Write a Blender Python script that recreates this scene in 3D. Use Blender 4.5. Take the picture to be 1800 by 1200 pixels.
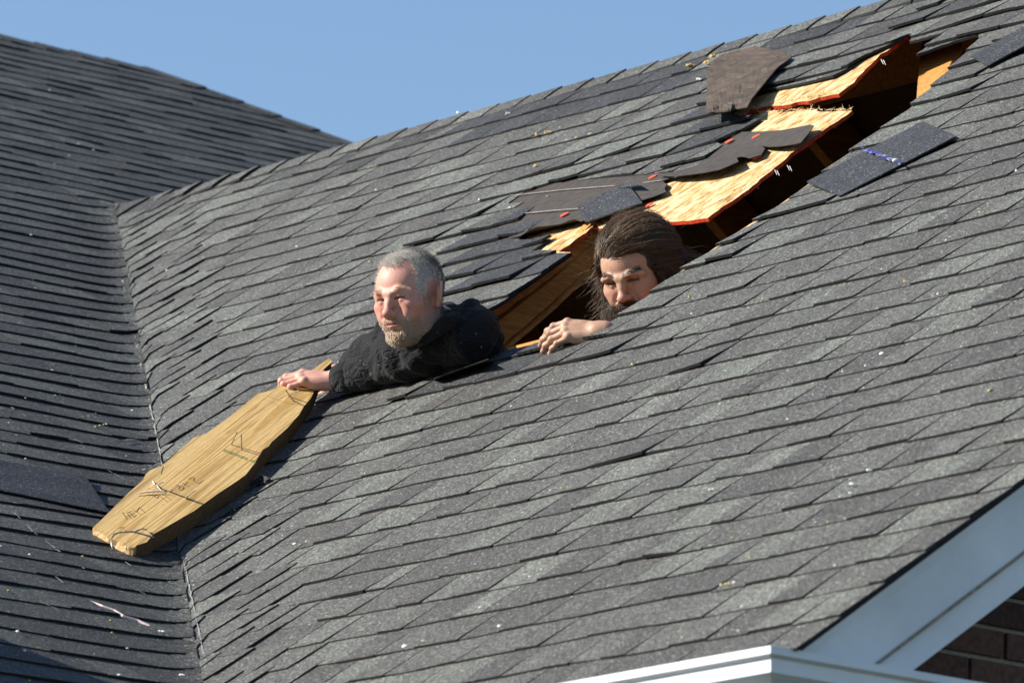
import bpy, bmesh, math, random
import numpy as np
from mathutils import Matrix, Vector
from mathutils.geometry import tessellate_polygon

for _o in list(bpy.data.objects):
    bpy.data.objects.remove(_o)
SC = bpy.context.scene
COL = SC.collection
RNG = random.Random(11)
NR = np.random.RandomState(5)

# ------------------------------------------------------------------ camera
CAM_RT = np.array([0.7636964, -0.6451961, 0.0221309])
CAM_UP = np.array([-0.1546281, -0.1495299, 0.9765915])
CAM_FW = np.array([0.6267838, 0.7492415, 0.2139609])
CAM_H = 1.65
FPX = 13660.75                       # focal length in pixels of an 1800 px wide frame
CAM = np.array([0.0, 0.0, CAM_H])
cam_data = bpy.data.cameras.new('camera')
cam = bpy.data.objects.new('camera', cam_data)
COL.objects.link(cam)
m = Matrix.Identity(4)
for i in range(3):
    m[i][0], m[i][1], m[i][2], m[i][3] = CAM_RT[i], CAM_UP[i], -CAM_FW[i], CAM[i]
cam.matrix_world = m
cam_data.sensor_width = 36.0
cam_data.lens = FPX / 1800 * 36.0
cam_data.clip_start = 0.1
cam_data.clip_end = 3000
cam_data.dof.use_dof = True
cam_data.dof.focus_distance = 19.6
cam_data.dof.aperture_fstop = 10.0
SC.camera = cam

# ------------------------------------------------------------------ light
SUN_DIR = np.array([-0.69, 0.51, 0.52])
SUN_DIR = SUN_DIR / np.linalg.norm(SUN_DIR)          # towards the sun
SUN_EL = math.asin(SUN_DIR[2])
sun_data = bpy.data.lights.new('sun', 'SUN')
sun_data.energy = 5.0
sun_data.angle = math.radians(0.53)
sun_data.color = (1.0, 0.94, 0.85)
sun = bpy.data.objects.new('sun', sun_data)
COL.objects.link(sun)
sun.rotation_euler = Vector(SUN_DIR).to_track_quat('Z', 'Y').to_euler()
sun.location = (0, 0, 30)
world = bpy.data.worlds.new('World')
SC.world = world
world.use_nodes = True
wn = world.node_tree
wn.nodes.clear()
w_out = wn.nodes.new('ShaderNodeOutputWorld')
w_bg = wn.nodes.new('ShaderNodeBackground')
w_sky = wn.nodes.new('ShaderNodeTexSky')
w_sky.sky_type = 'NISHITA'
w_sky.sun_disc = False
w_sky.sun_elevation = SUN_EL
w_sky.sun_rotation = math.atan2(SUN_DIR[0], SUN_DIR[1])
w_sky.air_density = 1.0
w_sky.dust_density = 0.0
w_sky.ozone_density = 3.0
w_bg.inputs['Strength'].default_value = 0.086
wn.links.new(w_sky.outputs[0], w_bg.inputs[0])
wn.links.new(w_bg.outputs[0], w_out.inputs[0])
SC.view_settings.view_transform = 'Standard'
SC.view_settings.look = 'None'
SC.view_settings.exposure = 0.86
SC.view_settings.gamma = 1.0
SC.view_settings.use_curve_mapping = False
SC.cycles.max_bounces = 8

# ------------------------------------------------------------------ roof geometry (house axes: Y along the wing ridge)
PR, PL = 0.6104236, 0.4535740        # pitches of the wing slope and of the main slope
CR, CL = 3.6022722, 3.3131164
KR, KL = math.tan(PR), math.tan(PL)
ZR0, ZL0 = CAM_H - CR / math.cos(PR), CAM_H - CL / math.cos(PL)
X_EAVE, X_RIDGE, Y_RAKE = 10.165, 14.285, 11.243
Y_EAVE, Y_TOP = 12.55, 21.86
EXPO = 0.143                          # shingle exposure
def z_wing(x): return KR * x + ZR0
def z_main(y): return KL * y + ZL0
N_WING = np.array([-math.sin(PR), 0, math.cos(PR)])
U_WING = np.array([math.cos(PR), 0, math.sin(PR)])
N_MAIN = np.array([0, -math.sin(PL), math.cos(PL)])
U_MAIN = np.array([0, math.cos(PL), math.sin(PL)])
def y_valley(x): return (z_wing(x) - ZL0) / KL
def x_valley(y): return (z_main(y) - ZR0) / KR
def ray(px, py):
    return CAM_FW + CAM_RT * ((px - 900) / FPX) - CAM_UP * ((py - 600) / FPX)
def at_depth(px, py, d): return CAM + ray(px, py) * d
def on_wing(px, py, h=0.0):
    r = ray(px, py)
    return CAM + r * ((-CR + h) / float(N_WING @ r))
def on_main(px, py, h=0.0):
    r = ray(px, py)
    return CAM + r * ((-CL + h) / float(N_MAIN @ r))
def to_px(p):
    q = np.asarray(p, float) - CAM
    w = q @ CAM_FW
    return np.stack([900 + FPX * (q @ CAM_RT) / w, 600 - FPX * (q @ CAM_UP) / w], -1)
def unit(v):
    v = np.asarray(v, float)
    return v / np.linalg.norm(v)

# ------------------------------------------------------------------ object helpers
def tag(o, label=None, cat=None, group=None, kind=None):
    if label: o['label'] = label
    if cat: o['category'] = cat
    if group: o['group'] = group
    if kind: o['kind'] = kind
    return o
def empty(name, loc=(0, 0, 0)):
    o = bpy.data.objects.new(name, None)
    COL.objects.link(o)
    o.location = loc
    o.empty_display_size = 0.1
    return o
def link(name, me, mats, parent=None):
    if not isinstance(mats, (list, tuple)): mats = [mats]
    for mt in mats:
        me.materials.append(mt)
    o = bpy.data.objects.new(name, me)
    COL.objects.link(o)
    if parent is not None:
        o.parent = parent
        w = parent.location.copy()
        q = parent
        while q.parent is not None:
            q = q.parent
            w += q.location
        o.location = -w            # every mesh is written in house coordinates
    return o
class MB:
    """collects polygons: vertices, faces, a colour and a material slot per face"""
    def __init__(self): self.v, self.f, self.c, self.mi, self.n = [], [], [], [], 0
    def add(self, verts, faces, col=(1, 1, 1), mi=0):
        b = self.n
        verts = [tuple(map(float, p)) for p in verts]
        self.v += verts
        self.n += len(verts)
        for k, f in enumerate(faces):
            self.f.append([i + b for i in f])
            self.c.append(col[k] if isinstance(col, list) else col)
            self.mi.append(mi[k] if isinstance(mi, list) else mi)
    def box(self, o, ax, ay, az, col=(1, 1, 1), mi=0):
        """box from corner o along three edge vectors (right handed)"""
        o, ax, ay, az = (np.asarray(t, float) for t in (o, ax, ay, az))
        p = [o, o + ax, o + ax + ay, o + ay]
        p += [t + az for t in p]
        self.add(p, [(3, 2, 1, 0), (4, 5, 6, 7), (0, 1, 5, 4), (1, 2, 6, 5), (2, 3, 7, 6), (3, 0, 4, 7)], col, mi)
    def prism(self, pts, ext, col=(1, 1, 1), mi=(0, 0, 0)):
        """polygon pts (anticlockwise seen from -ext side outwards) pushed along ext; mi = (top, bottom, sides)"""
        pts = [np.asarray(p, float) for p in pts]
        n = len(pts)
        tri = tessellate_polygon([[Vector(p) for p in pts]])
        nrm = sum((np.cross(pts[b] - pts[a], pts[c] - pts[a]) for a, b, c in tri), np.zeros(3))
        flip = float(nrm @ np.asarray(ext)) > 0
        top = [t if not flip else t[::-1] for t in tri]
        bot = [tuple(i + n for i in t[::-1]) for t in top]
        allv = pts + [p + np.asarray(ext) for p in pts]
        e = []
        for i in range(n):
            j = (i + 1) % n
            e.append((i, j, j + n, i + n))
        a = np.cross(pts[1] - pts[0], np.asarray(ext))
        self.add(allv, [tuple(t) for t in top], col, mi[0])
        b = self.n - len(allv)
        for fs, k in ((bot, 1), (e, 2)):
            for f in fs:
                self.f.append([i + b for i in f]); self.c.append(col); self.mi.append(mi[k])
    def tube(self, pts, r, col=(1, 1, 1), mi=0, seg=6, cap=True):
        pts = [np.asarray(p, float) for p in pts]
        n = len(pts)
        rs = r if isinstance(r, (list, tuple)) else [r] * n
        vs = []
        ref = np.array([0.13, 0.31, 0.94])
        for i, p in enumerate(pts):
            t = unit(pts[min(i + 1, n - 1)] - pts[max(i - 1, 0)])
            a = unit(np.cross(t, ref)); bb = np.cross(t, a)
            for s in range(seg):
                g = 2 * math.pi * s / seg
                vs.append(p + (a * math.cos(g) + bb * math.sin(g)) * rs[i])
        fs = [(i * seg + s, i * seg + (s + 1) % seg, (i + 1) * seg + (s + 1) % seg, (i + 1) * seg + s) for i in range(n - 1) for s in range(seg)]
        if cap:
            fs += [tuple(range(seg))[::-1], tuple((n - 1) * seg + s for s in range(seg))]
        self.add(vs, fs, col, mi)
    def mesh(self, name, smooth=False):
        me = bpy.data.meshes.new(name)
        me.from_pydata(self.v, [], self.f)
        ca = me.color_attributes.new('Col', 'FLOAT_COLOR', 'CORNER')
        ls = np.array([len(f) for f in self.f])
        cc = np.repeat(np.array([(*c[:3], 1.0) for c in self.c], dtype=np.float32), ls, axis=0)
        ca.data.foreach_set('color', cc.ravel())
        me.polygons.foreach_set('material_index', np.array(self.mi, dtype=np.int32))
        if smooth:
            me.polygons.foreach_set('use_smooth', np.ones(len(self.f), dtype=bool))
        me.update()
        return me
    def build(self, name, mats, parent=None, smooth=False, recalc=False):
        me = self.mesh(name, smooth)
        if recalc:
            bm = bmesh.new(); bm.from_mesh(me)
            bmesh.ops.recalc_face_normals(bm, faces=bm.faces)
            bm.to_mesh(me); bm.free()
        return link(name, me, mats, parent)

# ------------------------------------------------------------------ materials
class NT:
    def __init__(self, name, rough=0.8, spec=0.5):
        self.m = bpy.data.materials.new(name)
        self.m.use_nodes = True
        self.t = self.m.node_tree
        self.b = self.t.nodes['Principled BSDF']
        self.b.inputs['Roughness'].default_value = rough
        self.b.inputs['Specular IOR Level'].default_value = spec
        self._co = None
    def n(self, typ, **kw):
        nd = self.t.nodes.new(typ)
        for k, v in kw.items():
            if k.startswith('i_'):
                key = k[2:]
                nd.inputs[int(key) if key.isdigit() else key].default_value = v
            else: setattr(nd, k, v)
        return nd
    def l(self, a, b): self.t.links.new(a, b)
    def co(self):
        if self._co is None: self._co = self.n('ShaderNodeTexCoord').outputs['Object']
        return self._co
    def attr(self, name='Col'): return self.n('ShaderNodeAttribute', attribute_name=name).outputs['Color']
    def mapped(self, scale=(1, 1, 1), rot=(0, 0, 0), src=None):
        mp = self.n('ShaderNodeMapping')
        mp.inputs['Scale'].default_value = scale
        mp.inputs['Rotation'].default_value = rot
        self.l(src or self.co(), mp.inputs['Vector'])
        return mp.outputs[0]
    def noise(self, scale, detail=3, rough=0.5, vec=None, out='Fac', dist=0.0):
        nd = self.n('ShaderNodeTexNoise')
        nd.inputs['Scale'].default_value = scale
        nd.inputs['Detail'].default_value = detail
        nd.inputs['Roughness'].default_value = rough
        nd.inputs['Distortion'].default_value = dist
        self.l(vec if vec is not None else self.co(), nd.inputs['Vector'])
        return nd.outputs[out]
    def ramp(self, fac, stops, interp='LINEAR'):
        r = self.n('ShaderNodeValToRGB')
        r.color_ramp.interpolation = interp
        el = r.color_ramp.elements
        while len(el) < len(stops): el.new(0.5)
        for e, (p, c) in zip(el, stops):
            e.position = p
            e.color = (*c, 1) if isinstance(c, (tuple, list)) else (c, c, c, 1)
        self.l(fac, r.inputs[0])
        return r.outputs[0]
    def mix(self, fac, a, b, mode='MIX'):
        x = self.n('ShaderNodeMix', data_type='RGBA', blend_type=mode)
        x.inputs[0].default_value = 1.0
        for s, k in ((fac, 0), (a, 6), (b, 7)):
            if isinstance(s, (int, float)): x.inputs[k].default_value = s if k == 0 else (s, s, s, 1)
            elif isinstance(s, tuple): x.inputs[k].default_value = (*s, 1)
            else: self.l(s, x.inputs[k])
        return x.outputs[2]
    def math(self, op, a, b=0.0):
        x = self.n('ShaderNodeMath', operation=op)
        for s, k in ((a, 0), (b, 1)):
            if isinstance(s, (int, float)): x.inputs[k].default_value = s
            else: self.l(s, x.inputs[k])
        return x.outputs[0]
    def bump(self, h, strength=0.5, dist=0.002, nrm=None):
        x = self.n('ShaderNodeBump')
        x.inputs['Strength'].default_value = strength
        x.inputs['Distance'].default_value = dist
        self.l(h, x.inputs['Height'])
        if nrm is not None: self.l(nrm, x.inputs['Normal'])
        self.l(x.outputs[0], self.b.inputs['Normal'])
        return x.outputs[0]
    def color(self, s):
        if isinstance(s, tuple): self.b.inputs['Base Color'].default_value = (*s, 1)
        else: self.l(s, self.b.inputs['Base Color'])
        return self
# ------------------------------------------------------------------ building materials
def mat_shingle(name, speck=1.0):
    n = NT(name, rough=0.75, spec=0.35)
    gr = n.noise(125, 4, 0.85)
    grain = n.ramp(gr, [(0.34, 0.10), (0.45, 0.62), (0.54, 1.12), (0.64, 3.1)])
    blot = n.ramp(n.noise(9, 4, 0.6), [(0.3, 0.86), (0.7, 1.12)])
    c = n.mix(1.0, n.attr(), grain, 'MULTIPLY')
    c = n.mix(1.0, c, blot, 'MULTIPLY')
    sp = n.ramp(n.noise(150, 1, 0.5), [(0.68, 0.0), (0.75, 0.42 * speck)])  # sun sparkle on the granules, painted in as white specks
    c = n.mix(1.0, c, sp, 'ADD')
    n.color(c)
    n.bump(gr, 1.0, 0.004)
    rr = n.ramp(n.noise(260, 1), [(0.45, 0.8), (0.7, 0.38)])
    n.l(rr, n.b.inputs['Roughness'])
    return n.m
M_SHINGLE = mat_shingle('shingle_granules')
M_FRESH = mat_shingle('fresh_granules', 0.75)
def mat_flat(name, col, rough=0.8, spec=0.4, nscale=60, var=0.25, bump=0.2, attr=False):
    n = NT(name, rough, spec)
    nz = n.noise(nscale, 4, 0.6)
    v = n.ramp(nz, [(0.3, 1 - var), (0.7, 1 + var)])
    n.color(n.mix(1.0, n.attr() if attr else col, v, 'MULTIPLY'))
    n.bump(nz, bump, 0.002)
    return n.m
M_ASPHALT = mat_flat('asphalt_edge', (0.016, 0.016, 0.017), 0.85, 0.3, 200, 0.4)
M_BACKING = mat_flat('asphalt_backing', (0.018, 0.019, 0.021), 0.75, 0.5, 90, 0.6, 0.5)
M_FELT = mat_flat('roofing_felt', (0.050, 0.042, 0.036), 0.8, 0.3, 34, 0.30, 0.3)
M_FLAP = mat_flat('weathered_felt', (0.068, 0.049, 0.034), 0.75, 0.35, 22, 0.45, 0.5)
M_CAP = mat_flat('orange_plastic', (0.75, 0.10, 0.035), 0.45, 0.5, 50, 0.1, 0.0)
M_EDGE = mat_flat('edge_sealant', (0.50, 0.045, 0.010), 0.6, 0.4, 70, 0.45, 0.4)
M_WHITE = mat_flat('white_aluminium', (0.68, 0.70, 0.73), 0.45, 0.5, 5, 0.10, 0.05)
M_CAULK = mat_flat('old_caulk', (0.30, 0.25, 0.19), 0.9, 0.2, 60, 0.3, 0.3)
M_BRICK = mat_flat('red_brick', (1, 1, 1), 0.9, 0.2, 70, 0.35, 0.6, attr=True)
M_MORTAR = mat_flat('mortar', (0.30, 0.27, 0.24), 0.95, 0.2, 90, 0.2, 0.5)
M_PRINT = mat_flat('printed_line', (0.22, 0.20, 0.18), 0.8, 0.2, 90, 0.4, 0.0)
M_PAINTED = mat_flat('coloured_bits', (1, 1, 1), 0.8, 0.3, 90, 0.15, 0.2, attr=True)
def mat_osb():
    n = NT('strand_board', 0.7, 0.3)
    layers = []
    for rot, sc in ((0.15, 55), (0.9, 75), (-0.8, 64)):
        v = n.n('ShaderNodeTexVoronoi', feature='F1')
        v.inputs['Scale'].default_value = sc
        n.l(n.mapped((0.28, 1, 0.6), (0, 0, rot)), v.inputs['Vector'])
        layers.append(v)
    g = n.mix(0.5, layers[0].outputs['Color'], layers[1].outputs['Color'])
    g = n.mix(0.45, g, layers[2].outputs['Color'])
    bw = n.n('ShaderNodeRGBToBW'); n.l(g, bw.inputs[0])
    c = n.ramp(bw.outputs[0], [(0.20, (0.19, 0.095, 0.028)), (0.36, (0.44, 0.25, 0.09)), (0.50, (0.56, 0.36, 0.155)), (0.70, (0.74, 0.57, 0.32))])
    fib = n.ramp(n.noise(60, 4, 0.6, n.mapped((1, 9, 4), (0, 0, 0.3))), [(0.3, 0.78), (0.7, 1.15)])
    n.color(n.mix(1.0, c, fib, 'MULTIPLY'))
    n.bump(bw.outputs[0], 0.7, 0.004)
    return n.m
M_OSB = mat_osb()
def mat_wood(name, c0, c1, rings=26, axis=(1, 1, 1), rough=0.6):
    n = NT(name, rough, 0.3)
    w = n.noise(rings, 3, 0.55, n.mapped(axis), dist=0.6)
    st = n.ramp(w, [(0.36, c0), (0.46, c1), (0.52, c0), (0.60, c1), (0.68, c0)])
    f = n.ramp(n.noise(rings * 9, 4, 0.6, n.mapped(axis)), [(0.3, 0.82), (0.7, 1.12)])
    n.color(n.mix(1.0, st, f, 'MULTIPLY'))
    n.bump(w, 0.3, 0.002)
    return n.m
M_RAFTER = mat_wood('pine_framing', (0.60, 0.29, 0.08), (0.42, 0.18, 0.045), 9, (0.4, 3, 3))
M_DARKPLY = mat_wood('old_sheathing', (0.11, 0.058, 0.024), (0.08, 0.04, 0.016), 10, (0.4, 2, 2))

# ------------------------------------------------------------------ ground and the house
gm = MB()
gm.add([(-900, -900, 0), (900, -900, 0), (900, 900, 0), (-900, 900, 0)], [(0, 1, 2, 3)], (0.09, 0.10, 0.05))
g = NT('lawn', 0.95, 0.2)
g.color(g.ramp(g.noise(3, 6, 0.7), [(0.3, (0.025, 0.036, 0.018)), (0.7, (0.06, 0.06, 0.035))]))
ground = gm.build('ground', g.m)
tag(ground, kind='structure')
house = empty('house', (12.5, 14.0, 0))
tag(house, 'brick house with dark grey shingled roofs, a valley between them and a storm-torn hole', 'house')
wing_roof = None

def wave(x, y):
    return 0.002 + 0.45 * (0.0035 * math.sin(7.1 * x + 2.3 * y + 0.5) + 0.003 * math.sin(-4.2 * x + 6.1 * y + 2.0) + 0.002 * math.sin(15.0 * y + 3.3 * x))
def roof_z(x, y, k=0.045):
    a, b = KR * min(x, 2 * X_RIDGE - x) + ZR0, KL * y + ZL0
    return 0.5 * (a + b + math.sqrt((a - b) ** 2 + k * k))

# outlines traced on the wing slope, in (Y, X) plan coordinates
def plan(pts, h=0.0): return np.array([[q[1], q[0]] for q in (on_wing(*p, h) for p in pts)])
EDGE_PX = [(862, 624), (950, 602), (1060, 575), (1098, 548), (1130, 525), (1172, 490), (1210, 465), (1285, 412), (1360, 364), (1405, 332), (1450, 300), (1520, 246), (1600, 190), (1650, 140), (1692, 95), (1722, 66)]
VOID_PX = EDGE_PX + [(1745, 40), (1700, 24), (1640, 26), (1606, 46), (1596, 60), (1575, 76), (1547, 93), (1520, 120), (1500, 143), (1487, 152), (1473, 163), (1440, 169), (1420, 176), (1400, 177), (1378, 183), (1355, 184), (1317, 192),
     (1304, 200), (1335, 199), (1350, 193), (1387, 194), (1410, 190), (1440, 194), (1497, 192), (1470, 212), (1440, 232), (1400, 260), (1372, 284), (1345, 305), (1297, 343), (1270, 360), (1243, 381), (1200, 386), (1162, 389), (1110, 394), (1052, 399),
     (1046, 392), (1020, 412), (1000, 428), (980, 440), (1002, 441), (955, 475), (908, 508), (880, 528), (858, 540), (835, 545), (838, 585)]
TORN_PX = [(1002, 441), (980, 441), (950, 441), (938, 438), (955, 425), (973, 412), (935, 418), (912, 418), (935, 398), (962, 380), (925, 388), (905, 392), (930, 368), (957, 347), (925, 350), (893, 356), (920, 335), (975, 318), (1035, 311), (1095, 306), (1140, 302), (1175, 300), (1208, 297), (1222, 292),
     (1248, 272), (1273, 252), (1262, 247), (1303, 232), (1320, 219), (1339, 205), (1300, 203), (1285, 196), (1335, 158), (1400, 146), (1467, 131), (1492, 117), (1515, 100), (1560, 78), (1600, 60), (1640, 50)]
def jagged(pts, lo, hi, step=10.0, amp=1.4):
    out, kinds = [], []
    n_ = len(pts)
    for k in range(n_):
        a, b_ = pts[k], pts[(k + 1) % n_]
        d = math.hypot(b_[0] - a[0], b_[1] - a[1])
        m_ = max(1, int(d / step)) if lo <= k < hi else 1
        for t in range(m_):
            f = t / m_
            j = amp if t else 0
            out.append((a[0] + (b_[0] - a[0]) * f + RNG.uniform(-j, j), a[1] + (b_[1] - a[1]) * f + RNG.uniform(-j, j)))
            kinds.append(1 if lo <= k < hi else 2)
    return out, kinds
_ne = len(EDGE_PX)
VOID_J, VOID_KIND = jagged(VOID_PX, _ne + 4, len(VOID_PX) - 8)
VOID, EDGE, TORN = plan(VOID_J), plan(EDGE_PX), None
BARE_PX = EDGE_PX + [(1722, 57), (1685, 68), (1645, 82), (1612, 94), (1638, 75), (1662, 58), (1630, 64), (1600, 71), (1606, 60)] + TORN_PX[::-1][1:] + [(955, 475), (908, 508), (880, 528), (858, 540), (835, 545), (838, 585)]
BARE = plan(BARE_PX, 0.009)
FRESH = [plan(p) for p in ([(735, 668), (870, 618), (1050, 572), (1062, 592), (960, 634), (860, 660), (760, 690)], [(790, 440), (905, 372), (968, 335), (975, 390), (1010, 440), (900, 515), (830, 500)], [(1175, 240), (1245, 195), (1345, 200), (1270, 258), (1228, 250)],
                           [(800, 250), (830, 215), (1000, 175), (1240, 110), (1240, 140), (1000, 215)], [(1240, 60), (1590, -20), (1600, 10), (1350, 100)])]
def inside(poly, p):
    x, y = p[..., 0], p[..., 1]
    r = np.zeros(x.shape, bool)
    n = len(poly)
    for i in range(n):
        x0, y0 = poly[i]; x1, y1 = poly[(i + 1) % n]
        c = ((y0 > y) != (y1 > y))
        with np.errstate(divide='ignore', invalid='ignore'):
            r ^= c & (x < (x1 - x0) * (y - y0) / (y1 - y0 + 1e-30) + x0)
    return r
def nearest(poly, p):
    best, bd = None, 1e9
    n = len(poly)
    for i in range(n):
        a, b = poly[i], poly[(i + 1) % n]
        ab = b - a
        t = min(1, max(0, float((p - a) @ ab) / float(ab @ ab + 1e-12)))
        q = a + ab * t
        d = float((p - q) @ (p - q))
        if d < bd: best, bd = q, d
    return best, math.sqrt(bd)

PAL = [((0.087, 0.0875, 0.078), 0.48), ((0.116, 0.121, 0.105), 0.20), ((0.070, 0.068, 0.062), 0.32)]
def pick_col(k=1.0):
    r, s = RNG.random(), 0
    for c, w in PAL:
        s += w
        if r < s: break
    f = k * RNG.uniform(0.9, 1.1)
    return tuple(t * f for t in c)

def make_tab(side, s0, s1, v0, tooth, col, fresh=False, lift=0.0, keep=None, extra=0.0):
    """one shingle tab: side 'W' (wing slope) or 'M' (main slope); s along the course, v up the slope"""
    cu, nrm = (math.cos(PR), N_WING) if side == 'W' else (math.cos(PL), N_MAIN)
    L = EXPO + 0.03
    fine = keep is not None
    ni, nj = (12, 9) if fine else (4, 2)
    if s1 - s0 < 0.09 and not fine: ni = 2
    e0 = (0.0086 if tooth else 0.0058) + RNG.uniform(-0.0008, 0.0014)
    tl, tr = RNG.uniform(-0.0009, 0.0012) + lift * RNG.random(), RNG.uniform(-0.0009, 0.0012) + lift * RNG.random()
    dv0 = RNG.uniform(-0.004, 0.004)
    sk = RNG.uniform(-0.002, 0.002)
    P, PB = {}, {}
    for i in range(ni + 1):
        a = i / ni
        for j in range(nj + 1):
            b = j / nj
            s = s0 + (s1 - s0) * a + sk * (1 - b)
            v = v0 + L * b + dv0 * (1 - b) + RNG.uniform(-0.0012, 0.0012) * (j == 0)
            if side == 'W':
                x = X_EAVE + v * cu
                y = min(s, y_valley(x) - 0.022)
            else: x, y = s, Y_EAVE + v * cu
            if fine: 
                P[i, j] = np.array([y, x])
                PB[i, j] = (a, b)
            else:
                h = e0 * (1 - b) + 0.0016 * b + (tl * (1 - a) + tr * a) * (1 - b) ** 1.5 + wave(x, y) + extra
                P[i, j] = np.array([x, y, roof_z(x, y, 0.032 if side == 'M' else 0.010)]) + nrm * h
    cells = [(i, j) for i in range(ni) for j in range(nj)]
    if fine:
        cs = np.array([(P[i, j] + P[i + 1, j] + P[i, j + 1] + P[i + 1, j + 1]) / 4 for i, j in cells])
        out = ~inside(BARE, cs)
        ks = set(c for c, k in zip(cells, out) if k)
        if not ks: return None
        best = set()
        left = set(ks)
        while left:                      # keep only the largest connected remnant
            st, comp = [left.pop()], set()
            while st:
                c_ = st.pop(); comp.add(c_)
                for dx, dy in ((1, 0), (-1, 0), (0, 1), (0, -1)):
                    k_ = (c_[0] + dx, c_[1] + dy)
                    if k_ in left: left.discard(k_); st.append(k_)
            if len(comp) > len(best): best = comp
        ks = best
        for (i, j), p in list(P.items()):
            adj = [(i - 1, j - 1), (i - 1, j), (i, j - 1), (i, j)]
            adj = [c for c in adj if 0 <= c[0] < ni and 0 <= c[1] < nj]
            k = sum(c in ks for c in adj)
            if 0 < k < len(adj):
                q, d = nearest(BARE, p)
                if d < 0.03: p = q
            a, b = PB[i, j]
            y, x = p
            h = e0 * (1 - b) + 0.0016 * b + (tl * (1 - a) + tr * a) * (1 - b) ** 1.5 + wave(x, y) + extra
            P[i, j] = np.array([x, y, roof_z(x, y)]) + nrm * h
        cells = [c for c in cells if c in ks]
    idx, vs, fs, mi, cols = {}, [], [], [], []
    def vid(key, drop=False):
        k = (key, drop)
        if k not in idx:
            idx[k] = len(vs)
            vs.append(P[key] - (nrm * 0.0075 if drop else 0))
        return idx[k]
    cset = set(cells)
    for i, j in cells:
        f = [(i, j), (i, j + 1), (i + 1, j + 1), (i + 1, j)]
        if side == 'M': f = f[::-1]
        fs.append([vid(k) for k in f]); mi.append(1 if fresh else 0)
        for (ci, cj), e in (((i - 1, j), ((i, j), (i, j + 1))), ((i, j + 1), ((i, j + 1), (i + 1, j + 1))), ((i + 1, j), ((i + 1, j + 1), (i + 1, j))), ((i, j - 1), ((i + 1, j), (i, j)))):
            if (ci, cj) in cset or (cj >= nj): continue
            p, q = e
            w = [vid(p), vid(p, True), vid(q, True), vid(q)]
            if side == 'M': w = w[::-1]
            fs.append(w); mi.append(2)
    return vs, fs, col, mi

TABS = []                                    # (picture area, geometry, slope)
def add_tab(side, g, cen):
    px = to_px(cen)
    vs = np.array(g[0])
    q = to_px(vs)
    w, h = q.max(0) - q.min(0)
    sees = (-20 < px[0] < 1820) and (-20 < px[1] < 1220)
    if side == 'M' and px[0] > 190 and px[1] > 375 - 0.27 * (px[0] - 190): sees = False
    TABS.append(((w * h) if sees else 0.0, g, side))
rows = int((X_RIDGE - X_EAVE) / math.cos(PR) / EXPO) + 1
for r in range(rows):
    v0 = r * EXPO - 0.03
    x = X_EAVE + (v0 + EXPO * 0.5) * math.cos(PR)
    if x > X_RIDGE - 0.03: break
    s, s_end = Y_RAKE - 0.02, y_valley(x + 0.09) - 0.022
    s += RNG.uniform(-0.1, 0)
    tooth = RNG.random() < 0.5
    while s < s_end:
        w = RNG.uniform(0.10, 0.20) if tooth else RNG.uniform(0.07, 0.16)
        a, b = max(s, Y_RAKE - 0.02), min(s + w, s_end)
        s += w
        tooth = not tooth
        if b - a < 0.025: continue
        c = np.array([(a + b) / 2, x])
        quad = np.array([[a, x - 0.06], [b, x - 0.06], [a, x + 0.08], [b, x + 0.08], [(a + b) / 2, x - 0.06], [(a + b) / 2, x + 0.08], c, [a, x], [b, x]])
        ins = inside(BARE, quad)
        if ins.all(): continue
        fr = any(bool(inside(p, c[None])[0]) for p in FRESH)
        col = pick_col()
        q_ = RNG.uniform(0.24, 0.36)
        if fr: col = tuple(t * q_ for t in (0.11, 0.113, 0.116))
        elif x > X_RIDGE - 0.3 and RNG.random() < 0.4: col = tuple(t * 0.6 for t in col)
        near_hole = nearest(BARE, c)[1] < 0.22
        lift = 0.010 if near_hole else (0.010 if RNG.random() < 0.014 else 0.0)
        ex = 0.019 * max(0.0, 1 - (s_end - (a + b) / 2) / 0.5)
        g_ = make_tab('W', a, b, v0, tooth, col, fr, lift, keep=True if ins.any() else None, extra=ex)
        if g_: add_tab('W', g_, np.array([x, (a + b) / 2, z_wing(x)]))
rows = int((Y_TOP - Y_EAVE) / math.cos(PL) / EXPO)
for r in range(rows):
    v0 = r * EXPO
    y = Y_EAVE + (v0 + EXPO * 0.5) * math.cos(PL)
    if y > Y_TOP - 0.03: break
    s = 7.6 + RNG.uniform(-0.2, 0)
    xv = x_valley(y)
    s_end = xv + 0.05 if xv < X_RIDGE else min(16.58 + (Y_TOP - y) * 0.61, 17.6)
    tooth = RNG.random() < 0.5
    while s < s_end:
        w = RNG.uniform(0.14, 0.30) if tooth else RNG.uniform(0.11, 0.24)
        if xv - 0.35 < s < xv + 0.3 and xv < X_RIDGE: w = 0.12
        a, b = s, min(s + w, s_end)
        s += w
        tooth = not tooth
        if b - a < 0.02: continue
        c = np.array([(a + b) / 2, y])
        tt = tooth
        if xv - 0.5 < c[0] < xv + 0.4 and xv < X_RIDGE: tt = True
        g_ = make_tab('M', a, b, v0, tt, pick_col(0.70), False, 0.010 if RNG.random() < 0.012 else 0.0)  # same shingles, darkened: the weaker sun on this slope is put into the colour
        if g_: add_tab('M', g_, np.array([c[0], y, roof_z(c[0], y)]))

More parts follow.
